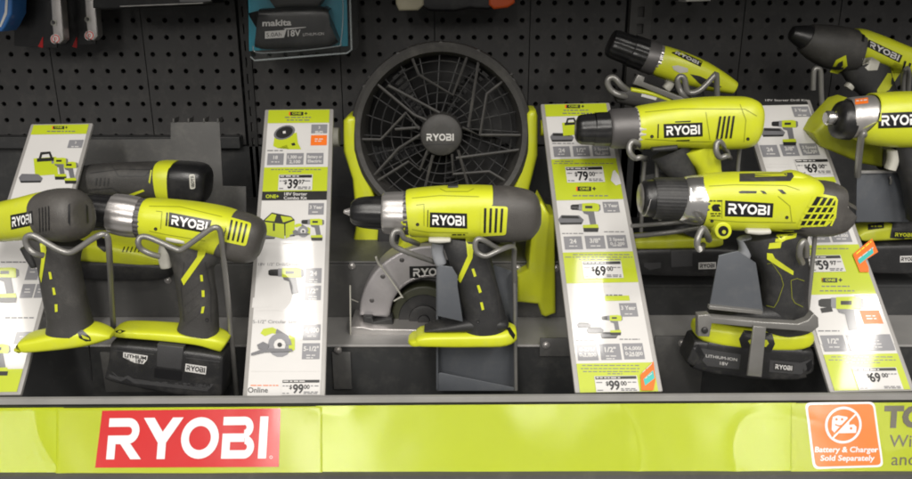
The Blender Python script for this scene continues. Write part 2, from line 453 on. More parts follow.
part('unseen_shade_shelf', SHELF, lambda b: (bbox(b, (-1.3, .80, .12), (1.3, YP + .01, .123)), bbox(b, (-1.3, .797, .10), (1.3, .7995, .125))), smooth=False)  # unseen shelf added to shade the pegboard and cut glare on the sign tops
def bolt(px, py, Y):
    b = bmesh.new(); c = P(px, py, Y)
    lathe_bm(b, c, -YA, [(0, .0048), (.001, .0048), (.0012, .0034), (.003, .0032), (.0036, .002)], 12)
    link('bolt', b, SILV, sh)
for a in ((546, 345, .8963), (682, 343, .8963), (352, 266, .9845), (517, 268, .9845), (338, 350, .8955), (556, 268, .9845), (168, 280, .9845)): bolt(*a)

# ---- front ledge
lt, lb = .7565, .715
led = empty('shelf_edge', (0, .74, -.53), 'grey steel front edge of the shelf holding the lime banners', 'shelf edge')
def bar(name, m, pyl, pyr, hl, y0, y1, bev=.001):   # a bar running the width of the shelf
    bm = bmesh.new(); pts = []
    for px, py in ((-60, pyl), (972, pyr)):
        c = P(px, py, y0)
        pts.append([c, c + Vector((0, 0, -hl)), c + Vector((0, y1 - y0, -hl)), c + Vector((0, y1 - y0, 0))])
    a = [bm.verts.new(p) for p in pts[0]]; b = [bm.verts.new(p) for p in pts[1]]
    bm.faces.new(a); bm.faces.new(list(reversed(b)))
    for i in range(4): bm.faces.new([a[i], a[(i + 1) % 4], b[(i + 1) % 4], b[i]])
    bmesh.ops.recalc_face_normals(bm, faces=bm.faces)
    bmesh.ops.bevel(bm, geom=bm.edges[:], offset=bev, segments=2, affect='EDGES')
    return link(name, bm, m, led)
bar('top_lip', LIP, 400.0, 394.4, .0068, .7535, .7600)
bar('lip_shadow_strip', SHELFD, 407.2, 401.4, .0010, .7565, .7600)  # dark strip painted in as the thin shadow beneath the lip
bar('bottom_rail', SHELF, 477.0, 475.4, .03, .709, .73)
# backing of the sign channel (tilted)
bA, bB = P(456, 402, lt), P(456, 476, lb)
nrmS = (bA - bB).cross(XA).normalized()
if nrmS.y > 0: nrmS = -nrmS
def strip_pt(px, py, lift, amp=1.):
    r = ray(px, py); t = bA.dot(nrmS) / r.dot(nrmS); p = r * t
    w = noise.noise(Vector((p.x * 9, p.z * 14, 3.1))) * .0006 + noise.noise(Vector((p.x * 28, p.z * 30, 7.7))) * .00030
    cr = (1 - abs(noise.noise(Vector((p.x * 7 + p.z * 5, p.z * 6 - p.x * 2, 1.7))))) ** 14 * .0006     # creases in the plastic
    return p + nrmS * ((w + cr) * amp + lift)
def channel(b):
    pts = [strip_pt(-60, 409, -.006, 0), strip_pt(972, 402.5, -.006, 0), strip_pt(972, 480, -.006, 0), strip_pt(-60, 480, -.006, 0)]
    prism(b, pts, -nrmS * .004)
part('sign_channel', SHELFD, channel, led, smooth=False)
def sheet(name, m, q, label, base, extra=None):
    """thin printed sheet with slight buckles; q = TL TR BR BL in pixels"""
    bm = bmesh.new(); nx, ny = max(4, int((q[1][0] - q[0][0]) / 3)), 24; g = []
    for j in range(ny + 1):
        row = []
        for i in range(nx + 1):
            a, b = i / nx, j / ny
            p = [(q[0][k] * (1 - a) + q[1][k] * a) * (1 - b) + (q[3][k] * (1 - a) + q[2][k] * a) * b for k in (0, 1)]
            row.append(bm.verts.new(strip_pt(p[0], p[1], base)))
        g.append(row)
    for j in range(ny):
        for i in range(nx): bm.faces.new([g[j][i], g[j][i + 1], g[j + 1][i + 1], g[j + 1][i]])
    bmesh.ops.solidify(bm, geom=bm.faces[:], thickness=.0004)
    o = link(name, bm, m, None, strip_pt((q[3][0] + q[2][0]) / 2, q[3][1], base), sharp=60)
    return tag(o, label, 'banner', 'lime banner sheets along the shelf edge')
def topy(px): return 405.0 - (px - 456) * .0066
def boty(px): return 475.6 - (px - 456) * .0016
def quad(x0, x1, d=0): return [(x0, topy(x0) + d), (x1, topy(x1) + d), (x1 + .5, boty(x1)), (x0 - .5, boty(x0))]
sheet('banner_sheet', BANL, quad(-60, 64), 'plain lime banner sheet at the left end of the shelf edge', .0004)
sheet('banner_sheet', BANL, quad(316, 796), 'long plain lime banner sheet along the middle of the shelf edge', .0004)
b1 = sheet('banner_sheet', BANP, quad(57, 322, .6), 'pale lime banner sheet with the red and white brand panel', .0013)
b2 = sheet('banner_sheet', BANP, quad(791, 972, .6), 'lime banner sheet with the orange battery notice and grey writing', .0013)
d = Deco(lambda x, y, l: strip_pt(x, y, .0013 + l), 5)
d.poly([(103, 410.8), (281, 408.6), (279.2, 467), (95.8, 467.8)], RED, .0004)
d.logo([(110.5, 418.5), (269, 416.5), (266.5, 458.5), (107, 459.5)], BWHT, .0009)
d.mapped(ringq(0, 0, 1.6, 1.1, 0, 360, 14), (271.5, 457.3), (1, 0), (0, -1), BWHT, .0009)
d.done('brand_panel', b1)
d = Deco(lambda x, y, l: strip_pt(x, y, .0013 + l), 5)
def rquad(q, r, n=5):
    out = []
    for i in range(4):
        p, a, b = Vector(q[i]), Vector(q[i - 1]), Vector(q[(i + 1) % 4])
        u, v = (a - p).normalized() * r, (b - p).normalized() * r
        for j in range(n + 1):
            t = j / n; out.append(tuple(p + u * (1 - t) ** 2 + v * t ** 2))
    return out
d.poly(rquad([(804.2, 402.8), (873.8, 401.8), (882.8, 467), (812.6, 469.2)], 6), BWHT, .0004)
d.poly(rquad([(806.6, 405), (872, 404), (880.4, 465), (814.8, 467)], 5), PORNG, .0007)
d.mapped(ringq(0, 0, 18.4, 15.9, 0, 360, 40), (842.3, 425.2), (1, .01), (.04, -1), BWHT, .0011)
d.poly([(832, 417), (837, 415.5), (846, 417), (848.5, 421), (848, 425), (853, 424.5), (855.5, 427), (855, 433), (834, 433.5), (830.5, 430), (831, 421)], BWHT, .0011)
d.poly([(852.5, 412.5), (854.6, 414.4), (832, 438.2), (829.8, 436.2)], PORNG, .0014)
d.poly([(854.6, 413.2), (855.8, 414.3), (831.9, 439), (830.9, 437.8)], BWHT, .0016)
for a in ((835.5, 419.5), (841, 419.5), (850, 428.5)): d.mapped(ringq(0, 0, 1.3, .01, 0, 360, 8), a, (1, 0), (0, -1), PORNG, .0014)
d.poly([(834, 424), (838, 425.5), (843, 424.2), (843, 425.4), (838, 426.8), (834, 425.3)], PORNG, .0014)
d.text('Battery & Charger', 845.3, 452.2, 5.6, BWHT, .0011, align='c', bold=.025, width=63, up=(.1, -1))
d.text('Sold Separately', 846.3, 460.7, 5.6, BWHT, .0011, align='c', bold=.025, width=54, up=(.1, -1))
d.text('TOOL', 882.5, 426.6, 20.5, BROWN, .0006, bold=.055, up=(.06, -1), wide=1.02)
d.text('With', 888.3, 447, 12.8, BROWN, .0006, up=(.06, -1), wide=1.02)
d.text('and', 890.3, 465.2, 12.8, BROWN, .0006, up=(.06, -1), wide=1.02)
d.done('notice_print', b2)

# ================================================================== leaning information signs
VPx, VPy = 405., -1290.
dS = (XA * ((VPx - CX) / F) + Vector((0, SP, CP)) * ((CY - VPy) / F) + Vector((0, CP, -SP))).normalized()
nS = XA.cross(dS).normalized()
if nS.y > 0: nS = -nS
class Sign:
    def __init__(s, q, label, Yb=.781):
        s.q = q; s.p0 = P(q[3][0], q[3][1], Yb)
        base = s.pt(*[(q[3][k] + q[2][k]) / 2 for k in (0, 1)], 0)
        s.root = empty('information_sign', base, label, 'sign', 'leaning information signs between the tools')
        bm = bmesh.new(); tl, tr, br, bl = q
        prism(bm, [s.pt(*p, 0) for p in rquad(q, 1.5)], -nS * .004, .0008)
        link('sign_holder', bm, HOLD, s.root)
        s.d = Deco(s.pt, 40)
        s.w = 0
    def pt(s, px, py, lift):
        r = ray(px, py); return r * (s.p0.dot(nS) / r.dot(nS)) + nS * lift
    def uv(s, u, y):                      # u across the sign 0..1 at picture row y
        tl, tr, br, bl = s.q
        t = (y - tl[1]) / (bl[1] - tl[1]); x0 = tl[0] + (bl[0] - tl[0]) * t; x1 = tr[0] + (br[0] - tr[0]) * t
        return (x0 + (x1 - x0) * u, y + (s.q[1][1] - s.q[0][1]) * u)
    def upv(s, x, y):
        v = Vector((VPx - x, VPy - y)).normalized(); return (v.x, v.y)
    def band(s, y0, y1, m, u0=.055, u1=.945, lift=.0004):
        s.d.poly([s.uv(u0, y0), s.uv(u1, y0), s.uv(u1, y1), s.uv(u0, y1)], m, lift)
    def box(s, u0, u1, y0, y1, m=PGREY, big=None, small=1, h=None, lift=.0008):
        s.band(y0, y1, m, u0, u1, lift)
        if big:
            bl = big if isinstance(big, list) else [big]
            hh = h or (y1 - y0) * .30
            for i, t in enumerate(bl):
                c = s.uv((u0 + u1) / 2, y0 + (y1 - y0) * .2 + hh + i * hh * 1.45)
                ww = (u1 - u0) * (s.uv(1, y0)[0] - s.uv(0, y0)[0]) * .86
                ps, a, b = text_polys(t, .02)
                nat = (b - a) * hh / .73 * 1.15
                s.d.text(t, c[0], c[1], hh, PAPER, lift + .0003, up=s.upv(*c), align='c', bold=.03, width=min(nat, ww))
        for i in range(small):
            y = y1 - (y1 - y0) * (.30 - .16 * i) if big else y0 + (y1 - y0) * (.3 + .2 * i)
            a = s.uv(u0 + (u1 - u0) * .25, y); b = s.uv(u0 + (u1 - u0) * .75, y)
            s.d.lines(a[0], b[0], y, PLGRY, .9, lift + .0003)
    def text(s, t, u, y, h, m, align='l', bold=0., width=None, lift=.0009):
        c = s.uv(u, y); s.d.text(t, c[0], c[1], h, m, lift, up=s.upv(*c), align=align, bold=bold, width=width)
    def lines(s, u0, u1, y, m=PMGRY, h=.9, lift=.0009):
        a, b = s.uv(u0, y), s.uv(u1, y); s.d.lines(a[0], b[0], a[1], m, h, lift)
    def onebadge(s, u, y, w, h):
        c = s.uv(u, y); x0 = c[0] - w / 2
        s.d.poly(rect(x0, y - h / 2, x0 + w * .7, y + h / 2), RED if False else PORNG, .0008)
        s.d.poly(rect(x0 + w * .07, y - h / 2 + .1, x0 + w * .72, y + h / 2 + .1), PDARK, .0011)
        s.d.text('ONE', x0 + w * .40, y + h * .3, h * .6, PLIME, .0014, align='c', bold=.03, width=w * .46)
        s.d.text('+', x0 + w * .78, y + h * .45, h * 1.0, PDARK, .0011, bold=.05)
    def price(s, u0, u1, y0, y1, main, cents, parent_cut=False, m_bar=PDARK):
        D = Deco(s.pt, 40)
        D.poly([s.uv(u0, y0), s.uv(u1, y0), s.uv(u1, y1), s.uv(u0, y1)], PAPER, .0016)
        D.poly([s.uv(u0 + .01, y0 + .6), s.uv(u1 - .01, y0 + .6), s.uv(u1 - .01, y0 + 3.4), s.uv(u0 + .01, y0 + 3.4)], m_bar, .0020)
        a, b = s.uv(u0 + .02, y0 + 1.4), s.uv(u0 + (u1 - u0) * .6, y0 + 1.4); D.lines(a[0], b[0], a[1], PLGRY, 1., .0024)
        hh = min(9.5, (y1 - y0) * .58)
        c = s.uv((u0 + u1) / 2 - .02, y0 + 4.6 + hh); up = s.upv(*c)
        ps, pa, pb = text_polys(main, .03); w = (pb - pa) * hh / .73 * .86
        D.text(main, c[0] - 1, c[1], hh, INK, .0021, up=up, align='c', bold=.03, width=w)
        D.text('$', c[0] - 1 - w / 2 - .6, c[1] - hh * .45, hh * .45, INK, .0021, up=up, align='r', bold=.02)
        D.text(cents, c[0] - .4 + w / 2, c[1] - hh * .45, hh * .48, INK, .0021, up=up, bold=.02)
        for uu0, uu1, yy in ((.03, .2, y1 - 2.2), (.58, .95, y1 - 3.4), (.58, .95, y1 - 1.9), (.03, .18, y0 + 6), (.76, .96, y0 + 6.2)):
            if yy < y1 - 1:
                a, b = s.uv(u0 + (u1 - u0) * uu0, yy), s.uv(u0 + (u1 - u0) * uu1, yy); D.lines(a[0], b[0], a[1], PMGRY, .9, .0021)
        D.done('price_tag', s.root)
    def sticker(s, q, ribbon):
        D = Deco(s.pt, 40)
        D.poly(q, PORNG, .0026)
        D.done('sale_sticker', s.root)
    def done(s): s.d.done('printed_sheet', s.root)
    # tiny product pictures printed on the sheets: p = anchor pixel, k = pixels per unit
    def pic(s, polys, p, k, lift=.0007, flip=1):
        for m, pts in polys: s.d.poly([(p[0] + x * k * flip, p[1] + y * k) for x, y in pts], m, lift); lift += .00005
def drill_pic(batt=True):
    r = [(PDARK, [(-10, -1.6), (-9, -2.2), (-5, -2.4), (-5, 1.2), (-9, 1), (-10, .4)]), (PGREY, [(-5, -2.7), (-3, -2.7), (-3, 1.5), (-5, 1.5)]),
         (PMGRY, [(-3, 1), (4, 1), (5.6, 10), (2, 10.5), (.6, 4), (-2, 3.2)]),
         (PLIME, [(-3, -2.9), (4, -3.2), (7, -2.6), (7.6, 0), (6.8, 2), (-3, 1.8)]), (PMGRY, [(6.6, -2.6), (8, -2), (8.2, 1), (6.8, 2.1)]), (PDARK, [(-1.2, -1.4), (3.2, -1.4), (3.2, .2), (-1.2, .2)])]
    if batt: r += [(PLIME, [(-2.5, 10.2), (6.5, 9.8), (7, 12), (-2.5, 12)]), (PDARK, [(-2.3, 12), (7, 12), (6.6, 14.4), (-2, 14.4)])]
    return r
def bag_pic(): return [(PDARK, [(-9, -3), (-4, -7.6), (7, -5.4), (9, -3.4), (9, 6), (-9, 5)]), (PLIME, [(-8.8, -2.2), (3, -.9), (3.2, 7.6), (-9, 5)]), (PLIME, [(3.8, -1), (9, -3), (9, 5), (3.8, 7.4)]),
    (PLIME, [(-8, -3), (-4, -6.8), (-1.4, -6.2), (-2.6, -2.4)]), (PLIME, [(1, -5.6), (7, -4.8), (8, -3.6), (2.4, -1.8)]), (PDARK, [(-3.4, -1.4), (-2.2, -1.3), (-2.2, 3), (-3.4, 3)])]
def upbag_pic(): return [(PLIME, [(-7, -3), (6, -4), (7, 6), (-6, 7)]), (PDARK, [(-4, -3), (-3, -6.6), (2.6, -7), (4, -3.4), (2.6, -3.4), (1.8, -5.6), (-2, -5.2), (-2.6, -3)]), (PDARK, [(-5, -3), (5, -3.6), (5, -1.6), (-5, -1)])]
def charger_pic(): return [(PMGRY, [(-8, 0), (-6, -2.6), (5, -2.4), (8, .4), (7, 2.6), (-7, 2.8)]), (PDARK, [(-6, -2.2), (4, -2), (5.6, -.4), (-6, -.6)]), (PDARK, [(-7, 2.2), (7, 2), (6.6, 3.2), (-6.6, 3.4)])]
def saw_pic():
    return [(PLIME, [(-11, -5), (-9, -8), (-3, -9), (3, -6), (2, -4), (-3, -5), (-8, -3)]), (PMGRY, [(0, -8), (8, -3), (7, -1), (-1, -5)]), (PLIME, [(8, -4), (12, -2), (12, 6), (8, 8)])] + \
           [(PGREY, q) for q in ringq(2, 3, 8, 4, 0, 360, 14)] + [(PLGRY, q) for q in ringq(2, 3, 4, 1.6, 0, 360, 10)] + [(PDARK, q) for q in ringq(2, 3, 1.6, .1, 0, 360, 8)] + \
           [(PMGRY, [(-17, 8.6), (-8, 5.4), (10, 5.6), (11, 7.4), (-8, 8), (-17, 10.2)]), (PMGRY, [(-13, 3), (-9, 1), (-5, 3), (-6, 6), (-12, 6)])]
def fan_pic():
    c = [(10 * math.cos(a) * .95, -6 + 6.2 * math.sin(a) - 4 * math.cos(a) * .55) for a in [i * math.pi / 9 for i in range(18)]]
    return [(PLIME, [(-9, -1), (11, -6), (12, 3), (15, 9), (4, 9), (2, 5), (-6, 8), (-10, 6)]), (PMGRY, c), (PDARK, [(x * .8, -6 + (y + 6) * .8) for x, y in c]), (PLGRY, [(-1.4, -7), (1, -7.4), (1.2, -5.2), (-1.2, -5)]), (PDARK, [(6, 4), (9, 3), (10, 5.4), (7, 6)])]

# ---- sign at far left
s = Sign([(31, 124), (93, 123), (20.5, 395), (-55, 396)], 'leaning sign with a bag of tools picture, behind the leftmost grey drill')
s.band(126, 393, PAPER); s.band(125.5, 135, PLIME, lift=.0008)
s.onebadge(.5, 128, 17, 3); s.lines(.3, .75, 131.5, PMGRY, 1)
s.box(.70, .93, 141, 149, PGREY, '3', 1)
s.pic(upbag_pic(), (46, 164), 1.75); s.pic(charger_pic(), (31, 178), 1.5); s.pic(drill_pic(), (58, 162), 1.25); s.pic(drill_pic(), (68, 166), 1.25)
s.lines(.2, .9, 262, PMGRY, 1.2); s.pic(drill_pic(), (3, 274), 2.0)
s.box(.62, .8, 263, 281, PGREY, None, 2); s.box(.82, .96, 263, 281, PGREY, None, 2); s.box(.62, .8, 285, 299, PGREY, None, 2); s.box(.82, .96, 285, 299, PGREY, None, 2)
s.lines(.5, .9, 318, PMGRY, 1.2); s.box(.72, .94, 333, 345, PGREY, None, 1); s.band(370, 393, PLIME, lift=.0008); s.pic(drill_pic(), (-4, 350), 1.8)
s.done()
# ---- sign left of the fan
s = Sign([(265, 109.5), (333.5, 108.8), (325, 396), (242.5, 397)], 'tall leaning sign with fan and saw pictures, left of the round fan')
s.band(111, 396, PAPER); s.band(110.5, 123.6, PLIME, lift=.0008)
s.onebadge(.5, 114, 20, 3.6); s.lines(.3, .7, 117.5, PMGRY, 1); s.lines(.33, .68, 120.2, PMGRY, 1)
s.pic(fan_pic(), (284.5, 139.5), 1.12); s.box(.69, .92, 125.3, 134.2, PGREY, '3', 2); s.box(.69, .92, 136, 146.2, PORNG, None, 2)
s.lines(.08, .3, 150.5, PMGRY, .9); s.lines(.65, .9, 150.3, PLGRY, .9)
s.box(.09, .32, 153.8, 165.4, PGREY, '18', 1); s.box(.36, .60, 153.8, 165.2, PGREY, ['1,300 or', '2,100'], 0, 3.2); s.box(.64, .88, 153.8, 165, PGREY, ['Battery or', 'Electric'], 0, 3)
s.band(167.8, 192, PLIME, lift=.0008); s.lines(.15, .85, 169.6, PMGRY, .9); s.lines(.40, .6, 171.6, PMGRY, .9)
s.price(.27, .74, 175.5, 191.2, '39', '97')
s.band(192, 200.8, PDARK, lift=.0010); s.d.text('ONE+', 266, 198.6, 3.6, PLIME, .0014, bold=.03); s.d.text('18V Starter', 284.5, 195.9, 3, PAPER, .0014, bold=.02, width=23); s.d.text('Combo Kit', 284, 199.9, 3, PAPER, .0014, bold=.02, width=23)
s.box(.70, .91, 204, 215.5, PGREY, '3 Year', 1)
s.pic(bag_pic(), (279, 226), 1.75); s.pic(charger_pic(), (268, 236), 1.); s.pic(saw_pic(), (302, 230), .7); s.pic(drill_pic(), (314, 223), 1.25)
s.lines(.1, .6, 243, PLGRY, 1.)
s.d.text('18V 1/2" Drill/Driver', 258.5, 266, 3, PMGRY, .0009, width=41); s.pic(drill_pic(False), (288, 274), 1.95)
s.pic([(PLGRY, [(-9, -1), (4, -3), (8, 4), (9, 8), (-10, 9)])], (262, 299), 1.)
s.box(.70, .91, 269, 284, PGREY, '24', 2, 4.6); s.box(.70, .91, 286.5, 301, PGREY, '1/2"', 2, 4.6)
s.lines(.08, .9, 310.5, PLGRY, .5); s.d.text('5-1/2" Circular Saw', 253, 323.6, 3.4, PMGRY, .0009, width=44)
s.pic(saw_pic(), (277, 341), 1.5); s.box(.70, .92, 325.3, 341, PGREY, '4,400', 1, 4.8); s.box(.70, .92, 344, 360, PGREY, '5-1/2"', 2, 4.6)
s.lines(.08, .93, 371.3, PLGRY, .5); s.lines(.09, .45, 385.3, PORNG, .9); s.d.text('Online', 248, 392.8, 5.4, PDARK, .0009, bold=.01, width=20)
s.price(.47, .94, 380.4, 396, '99', '00'); s.done()
# ---- sign between the fan and the yellow drills
s = Sign([(540.5, 104), (609.5, 102.5), (663, 391.5), (575, 393)], 'tall leaning sign with three price tags, right of the round fan')
s.band(105.5, 392, PAPER); s.band(105, 117, PLIME, lift=.0008)
s.onebadge(.5, 106.8, 21, 3.4); s.lines(.32, .7, 110.6, PMGRY, 1); s.lines(.3, .72, 113.6, PMGRY, 1)
s.pic(upbag_pic(), (571, 127), 1.3); s.pic(charger_pic(), (562, 137), 1.5); s.lines(.1, .4, 143.5, PMGRY, .8)
s.box(.10, .33, 147, 157.5, PGREY, '24', 1, 4); s.box(.37, .60, 147, 157.5, PGREY, '1/2"', 1, 4); s.box(.64, .88, 147, 157.5, PGREY, ['2 Speed', '0-1,300'], 1, 2.8)
s.band(159.8, 200.8, PLIME, lift=.0008); s.lines(.1, .35, 161.5, PMGRY, .8); s.lines(.08, .9, 163.6, PMGRY, .7)
s.price(.23, .74, 168, 183.6, '79', '00')
s.pic([(PLGRY, [(-4, 3), (-2, -6), (0, -7.5), (4, -2), (6.5, 6.5), (1, 8)])], (614.5, 178), 1., .0016)
s.onebadge(.48, 189.2, 21, 4.4); s.lines(.28, .75, 196, PMGRY, 1.1)
s.pic(drill_pic(), (587, 208.5), 1.65); s.pic(charger_pic(), (571, 219.5), 1.6); s.box(.66, .87, 203.2, 214, PGREY, '3 Year', 1)
s.lines(.08, .36, 233.5, PMGRY, .8); s.lines(.62, .88, 232.6, PMGRY, .8)
s.box(.09, .32, 237, 250, PGREY, '24', 1, 4.4); s.box(.36, .61, 236.8, 249.8, PGREY, '3/8"', 1, 4.4); s.box(.64, .89, 236.6, 249.6, PGREY, ['2 Speed', '0-1,300'], 1, 3)
s.band(253, 283.8, PLIME, lift=.0008); s.lines(.18, .9, 254.8, PMGRY, .9); s.lines(.08, .93, 257.2, PMGRY, .9); s.lines(.25, .78, 259.8, PMGRY, .9)
s.price(.28, .77, 262.5, 279.6, '69', '00')
s.lines(.4, .6, 286.2, PLGRY, .9); s.band(297, 302, PLIME, .50, .80, .0008); s.lines(.52, .72, 295.6, PMGRY, 1.3)
s.box(.66, .87, 304.5, 318, PGREY, '3 Year', 1); s.pic(drill_pic(), (613, 319), 1.15); s.pic(charger_pic(), (595, 330), 1.1); s.pic(charger_pic(), (609, 335), 1.1); s.pic(charger_pic(), (584, 325), .9)
s.lines(.08, .32, 340.5, PMGRY, .9); s.lines(.6, .84, 340, PMGRY, .9)
s.box(.08, .32, 345, 361, PGREY, ['0-375/', '0-1,800'], 1, 3.6); s.box(.35, .59, 344.8, 360.8, PGREY, '1/2"', 2, 5); s.box(.62, .86, 344.6, 360.6, PGREY, ['0-6,000/', '0-24,000'], 1, 3.6)
s.band(364, 393, PLIME, lift=.0008); s.lines(.12, .78, 365.5, PMGRY, .9); s.lines(.1, .78, 368.6, PMGRY, .9); s.lines(.12, .76, 371.6, PMGRY, .9); s.lines(.4, .57, 374.2, PMGRY, .9)
s.price(.24, .73, 377, 393, '99', '00')
D = Deco(s.pt, 40); D.poly([(640, 375.5), (653, 362), (655, 380), (653, 391), (641, 391)], PORNG, .0026); D.poly([(643, 380), (652.5, 371), (654, 379), (644.5, 386.5)], PTEAL, .0030)
D.lines(644.5, 653, 379, PAPER, .9, .0034, -.75); D.lines(642, 653, 373, PAPER, .9, .0034, -.95); D.done('sale_sticker', s.root)
s.done()
# ---- sign behind the right-hand battery drill
s = Sign([(740.5, 101), (810, 99.5), (915.5, 391), (830, 392.5)], 'leaning sign with an orange sale sticker, behind the battery drill at right')
s.band(102, 391, PAPER); s.band(101, 106.2, PDARK, lift=.0008); s.d.text('18V Starter Drill Kit', 765, 101.8, 2.1, PLGRY, .0014, width=42)
s.box(.69, .93, 108, 118.3, PGREY, '3 Year', 1); s.pic(drill_pic(), (786, 125), 1.45); s.pic(charger_pic(), (773, 132), 1.5)
s.box(.07, .31, 145.6, 157.5, PGREY, '24', 1, 4); s.box(.35, .58, 145.2, 157, PGREY, '3/8"', 1, 4); s.box(.62, .86, 144.8, 156.6, PGREY, ['2 Speed', '0-1,300'], 1, 2.8)
s.lines(.08, .42, 164, PLGRY, .9); s.lines(.08, .42, 167, PLGRY, .9)
s.price(.48, .94, 160.6, 176, '69', '00'); s.band(178.5, 184, PLIME, lift=.0008)
s.box(.36, .60, 228, 243.5, PGREY, '1/2"', 1, 4.4); s.box(.63, .88, 228, 243.5, PGREY, ['2 Speed', '0-1,600'], 1, 3)
s.band(246, 302, PLIME, lift=.0008); s.lines(.3, .8, 249, PMGRY, .9)
s.price(.20, .66, 256.5, 273, '59', '97')
D = Deco(s.pt, 40); D.poly([(852, 256), (859, 249), (867.5, 268), (868, 273), (859, 273)], PORNG, .0026); D.poly([(852, 255), (871, 239.5), (877, 253), (858.5, 265)], PORNG, .0028); D.poly([(856.5, 261.5), (871, 248.5), (872.5, 254), (858.5, 265.2)], PTEAL, .0031)
D.lines(857, 872, 259.5, PAPER, 1.2, .0034, -.75); D.lines(855, 870, 254.5, BANP, 1.2, .0034, -.82); D.done('sale_sticker', s.root)
s.onebadge(.46, 280.5, 22, 4.6); s.lines(.3, .66, 286.5, PMGRY, 1.2); s.lines(.26, .7, 291, PMGRY, 1.2); s.band(295.5, 345, PAPER, lift=.0011)
s.pic(drill_pic(False), (843, 305), 2.5, .0016); s.pic([(PDARK, [(-9, 3), (-2, 2), (-1, 5), (-8, 6)])], (834, 304), 1.6, .0016); s.box(.66, .89, 296.5, 309.5, PGREY, '3 Year', 1, lift=.0014); s.box(.66, .90, 312, 325.5, PORNG, None, 2, lift=.0014); s.lines(.08, .34, 331, PMGRY, 1.1, .0014)
s.box(.08, .36, 336, 352, PGREY, '1/2"', 1, 5, lift=.0014); s.box(.39, .93, 336, 352, PGREY, None, 3, lift=.0014)
s.band(355, 391, PLIME, lift=.0008); s.lines(.14, .9, 357, PMGRY, .9); s.lines(.1, .9, 360, PMGRY, .9); s.lines(.3, .7, 363, PMGRY, .9)
s.price(.34, .86, 369, 391, '69', '00'); s.done()
# ================================================================== the tools
DR = 'cordless drills on display'
def chuck_ridges(t, chuck, xs, cy, hh, n=9):
    pass
def outline(d, pts, w, m, lift=.0008):
    for a, b in zip(pts, pts[1:]):
        v = Vector((b[0] - a[0], b[1] - a[1])).normalized(); n = (-v.y * w, v.x * w)
        d.poly([(a[0] - n[0], a[1] - n[1]), (b[0] - n[0], b[1] - n[1]), (b[0] + n[0], b[1] + n[1]), (a[0] + n[0], a[1] + n[1])], m, lift)
SEAM = mat('housing_seam', (.20, .215, .012), .5)
def housing(t, body, seams, screws, m=SEAM):
    d = t.deco(3)
    for s_ in seams: outline(d, s_, .28, m, .0005)
    for x, y in screws:
        d.mapped(ringq(0, 0, 1.7, .05, 0, 360, 12), (x, y), (1, 0), (0, -1), INK, .0006); d.mapped(ringq(0, 0, .8, .05, 0, 360, 8), (x, y + .2), (1, 0), (0, -1), GUN, .0010)
    d.done('housing_seams', body)
# ---------------- middle drill (no battery)
t = Tool('cordless_drill', 'lime drill without battery in front of the round fan and the saw', 'drill', (463, 352), .85, DR)
t.loft('jaw', SILV, [(345, 211.5, 2.2, 2.2, 2), (352, 212, 5, 5, 2)], 1, dome=(1.5, 0))
t.loft('chuck', BLK, [(351, 212.2, 9.5, 9.5, 2), (354.5, 212.3, 13, 13, 2), (361, 212.4, 15.4, 15.4, 2), (372, 212.6, 16.6, 16.6, 2), (386, 213, 17.4, 17.4, 2)], 3, rib=(12, .03))
t.loft('torque_collar', SILV, [(382.5, 213, 18.6, 18.6, 2), (385, 213, 20.6, 20.6, 2), (396, 213, 21.4, 21.4, 2), (404.5, 213, 21.6, 21.6, 2)], 2, rib=(14, .02))
t.loft('gear_ring', GUN, [(404, 213, 21.9, 21.9, 2), (409.5, 213, 22.3, 22.3, 2)], 1, rib=(24, .035))
body = t.loft('body', YEL, [(408.5, 213, 21.5, 21.5, 2.2), (410.5, 212.8, 23.6, 23, 2.3), (430, 212, 25, 24, 2.5), (455, 211.7, 26.1, 24, 2.7), (478, 211.8, 26.3, 24, 2.8), (491, 212.2, 26.2, 24, 2.8)], 3)
cap = t.loft('motor_cap', CAPM, [(488, 212.8, 25.9, 24.4, 2.7), (490.5, 213.2, 27.0, 24.6, 2.6), (505, 214, 27.8, 24.6, 2.6), (522, 214.8, 26, 23.5, 2.6), (532, 215, 23, 21, 2.5), (537.5, 215.2, 17, 16, 2.4), (540, 215.2, 11, 10, 2.3)], 3, dome=(0, 1.))
t.loft('handle', RUBD, [(470, 238, 30, 13, 3), (469, 246, 26, 15, 2.8), (469.5, 256, 21.5, 16, 2.6), (474, 272, 20, 16, 2.4), (479, 292, 20, 16, 2.4), (483.4, 310, 20.5, 16, 2.4), (484.6, 320, 21.5, 16.5, 2.5), (485.4, 333, 23, 16.5, 2.6)], 4)
t.loft('trigger', TRIG, [(438.5, 243, 6.5, 7, 2.6), (437.5, 252, 6.5, 7, 2.6), (441, 263, 6, 7, 2.6)], 3, dome=(1, 2))
base = t.loft('base', YEL, [(407.5, 347, 1.6, 8, 3), (411, 347, 3.4, 13, 4), (417, 346, 4.2, 15, 4), (420, 344.4, 6, 16, 4), (432, 343.4, 7, 17, 4), (455, 343, 7.6, 18, 4), (480, 342.6, 8.2, 18, 3.6), (500, 342, 8.8, 18, 3.4), (511, 341, 8.4, 15, 3), (516.5, 340.5, 6.5, 10, 2.6)], 2, dome=(0, 1.5), front=True)
t.loft('base_flare', RUBD, [(424, 334.6, 1.2, 9, 3), (436, 332.6, 3, 12, 3), (452, 330.4, 5, 14, 3), (470, 328.4, 7, 15, 3), (500, 328, 7, 15, 3), (508, 330, 3, 11, 3)], 3, front=True)
d = t.deco()
d.badge([(430, 212.3), (467, 213.5), (467.3, 228.6), (429.6, 227.3)]); d.done('badge', body)
d = t.deco()
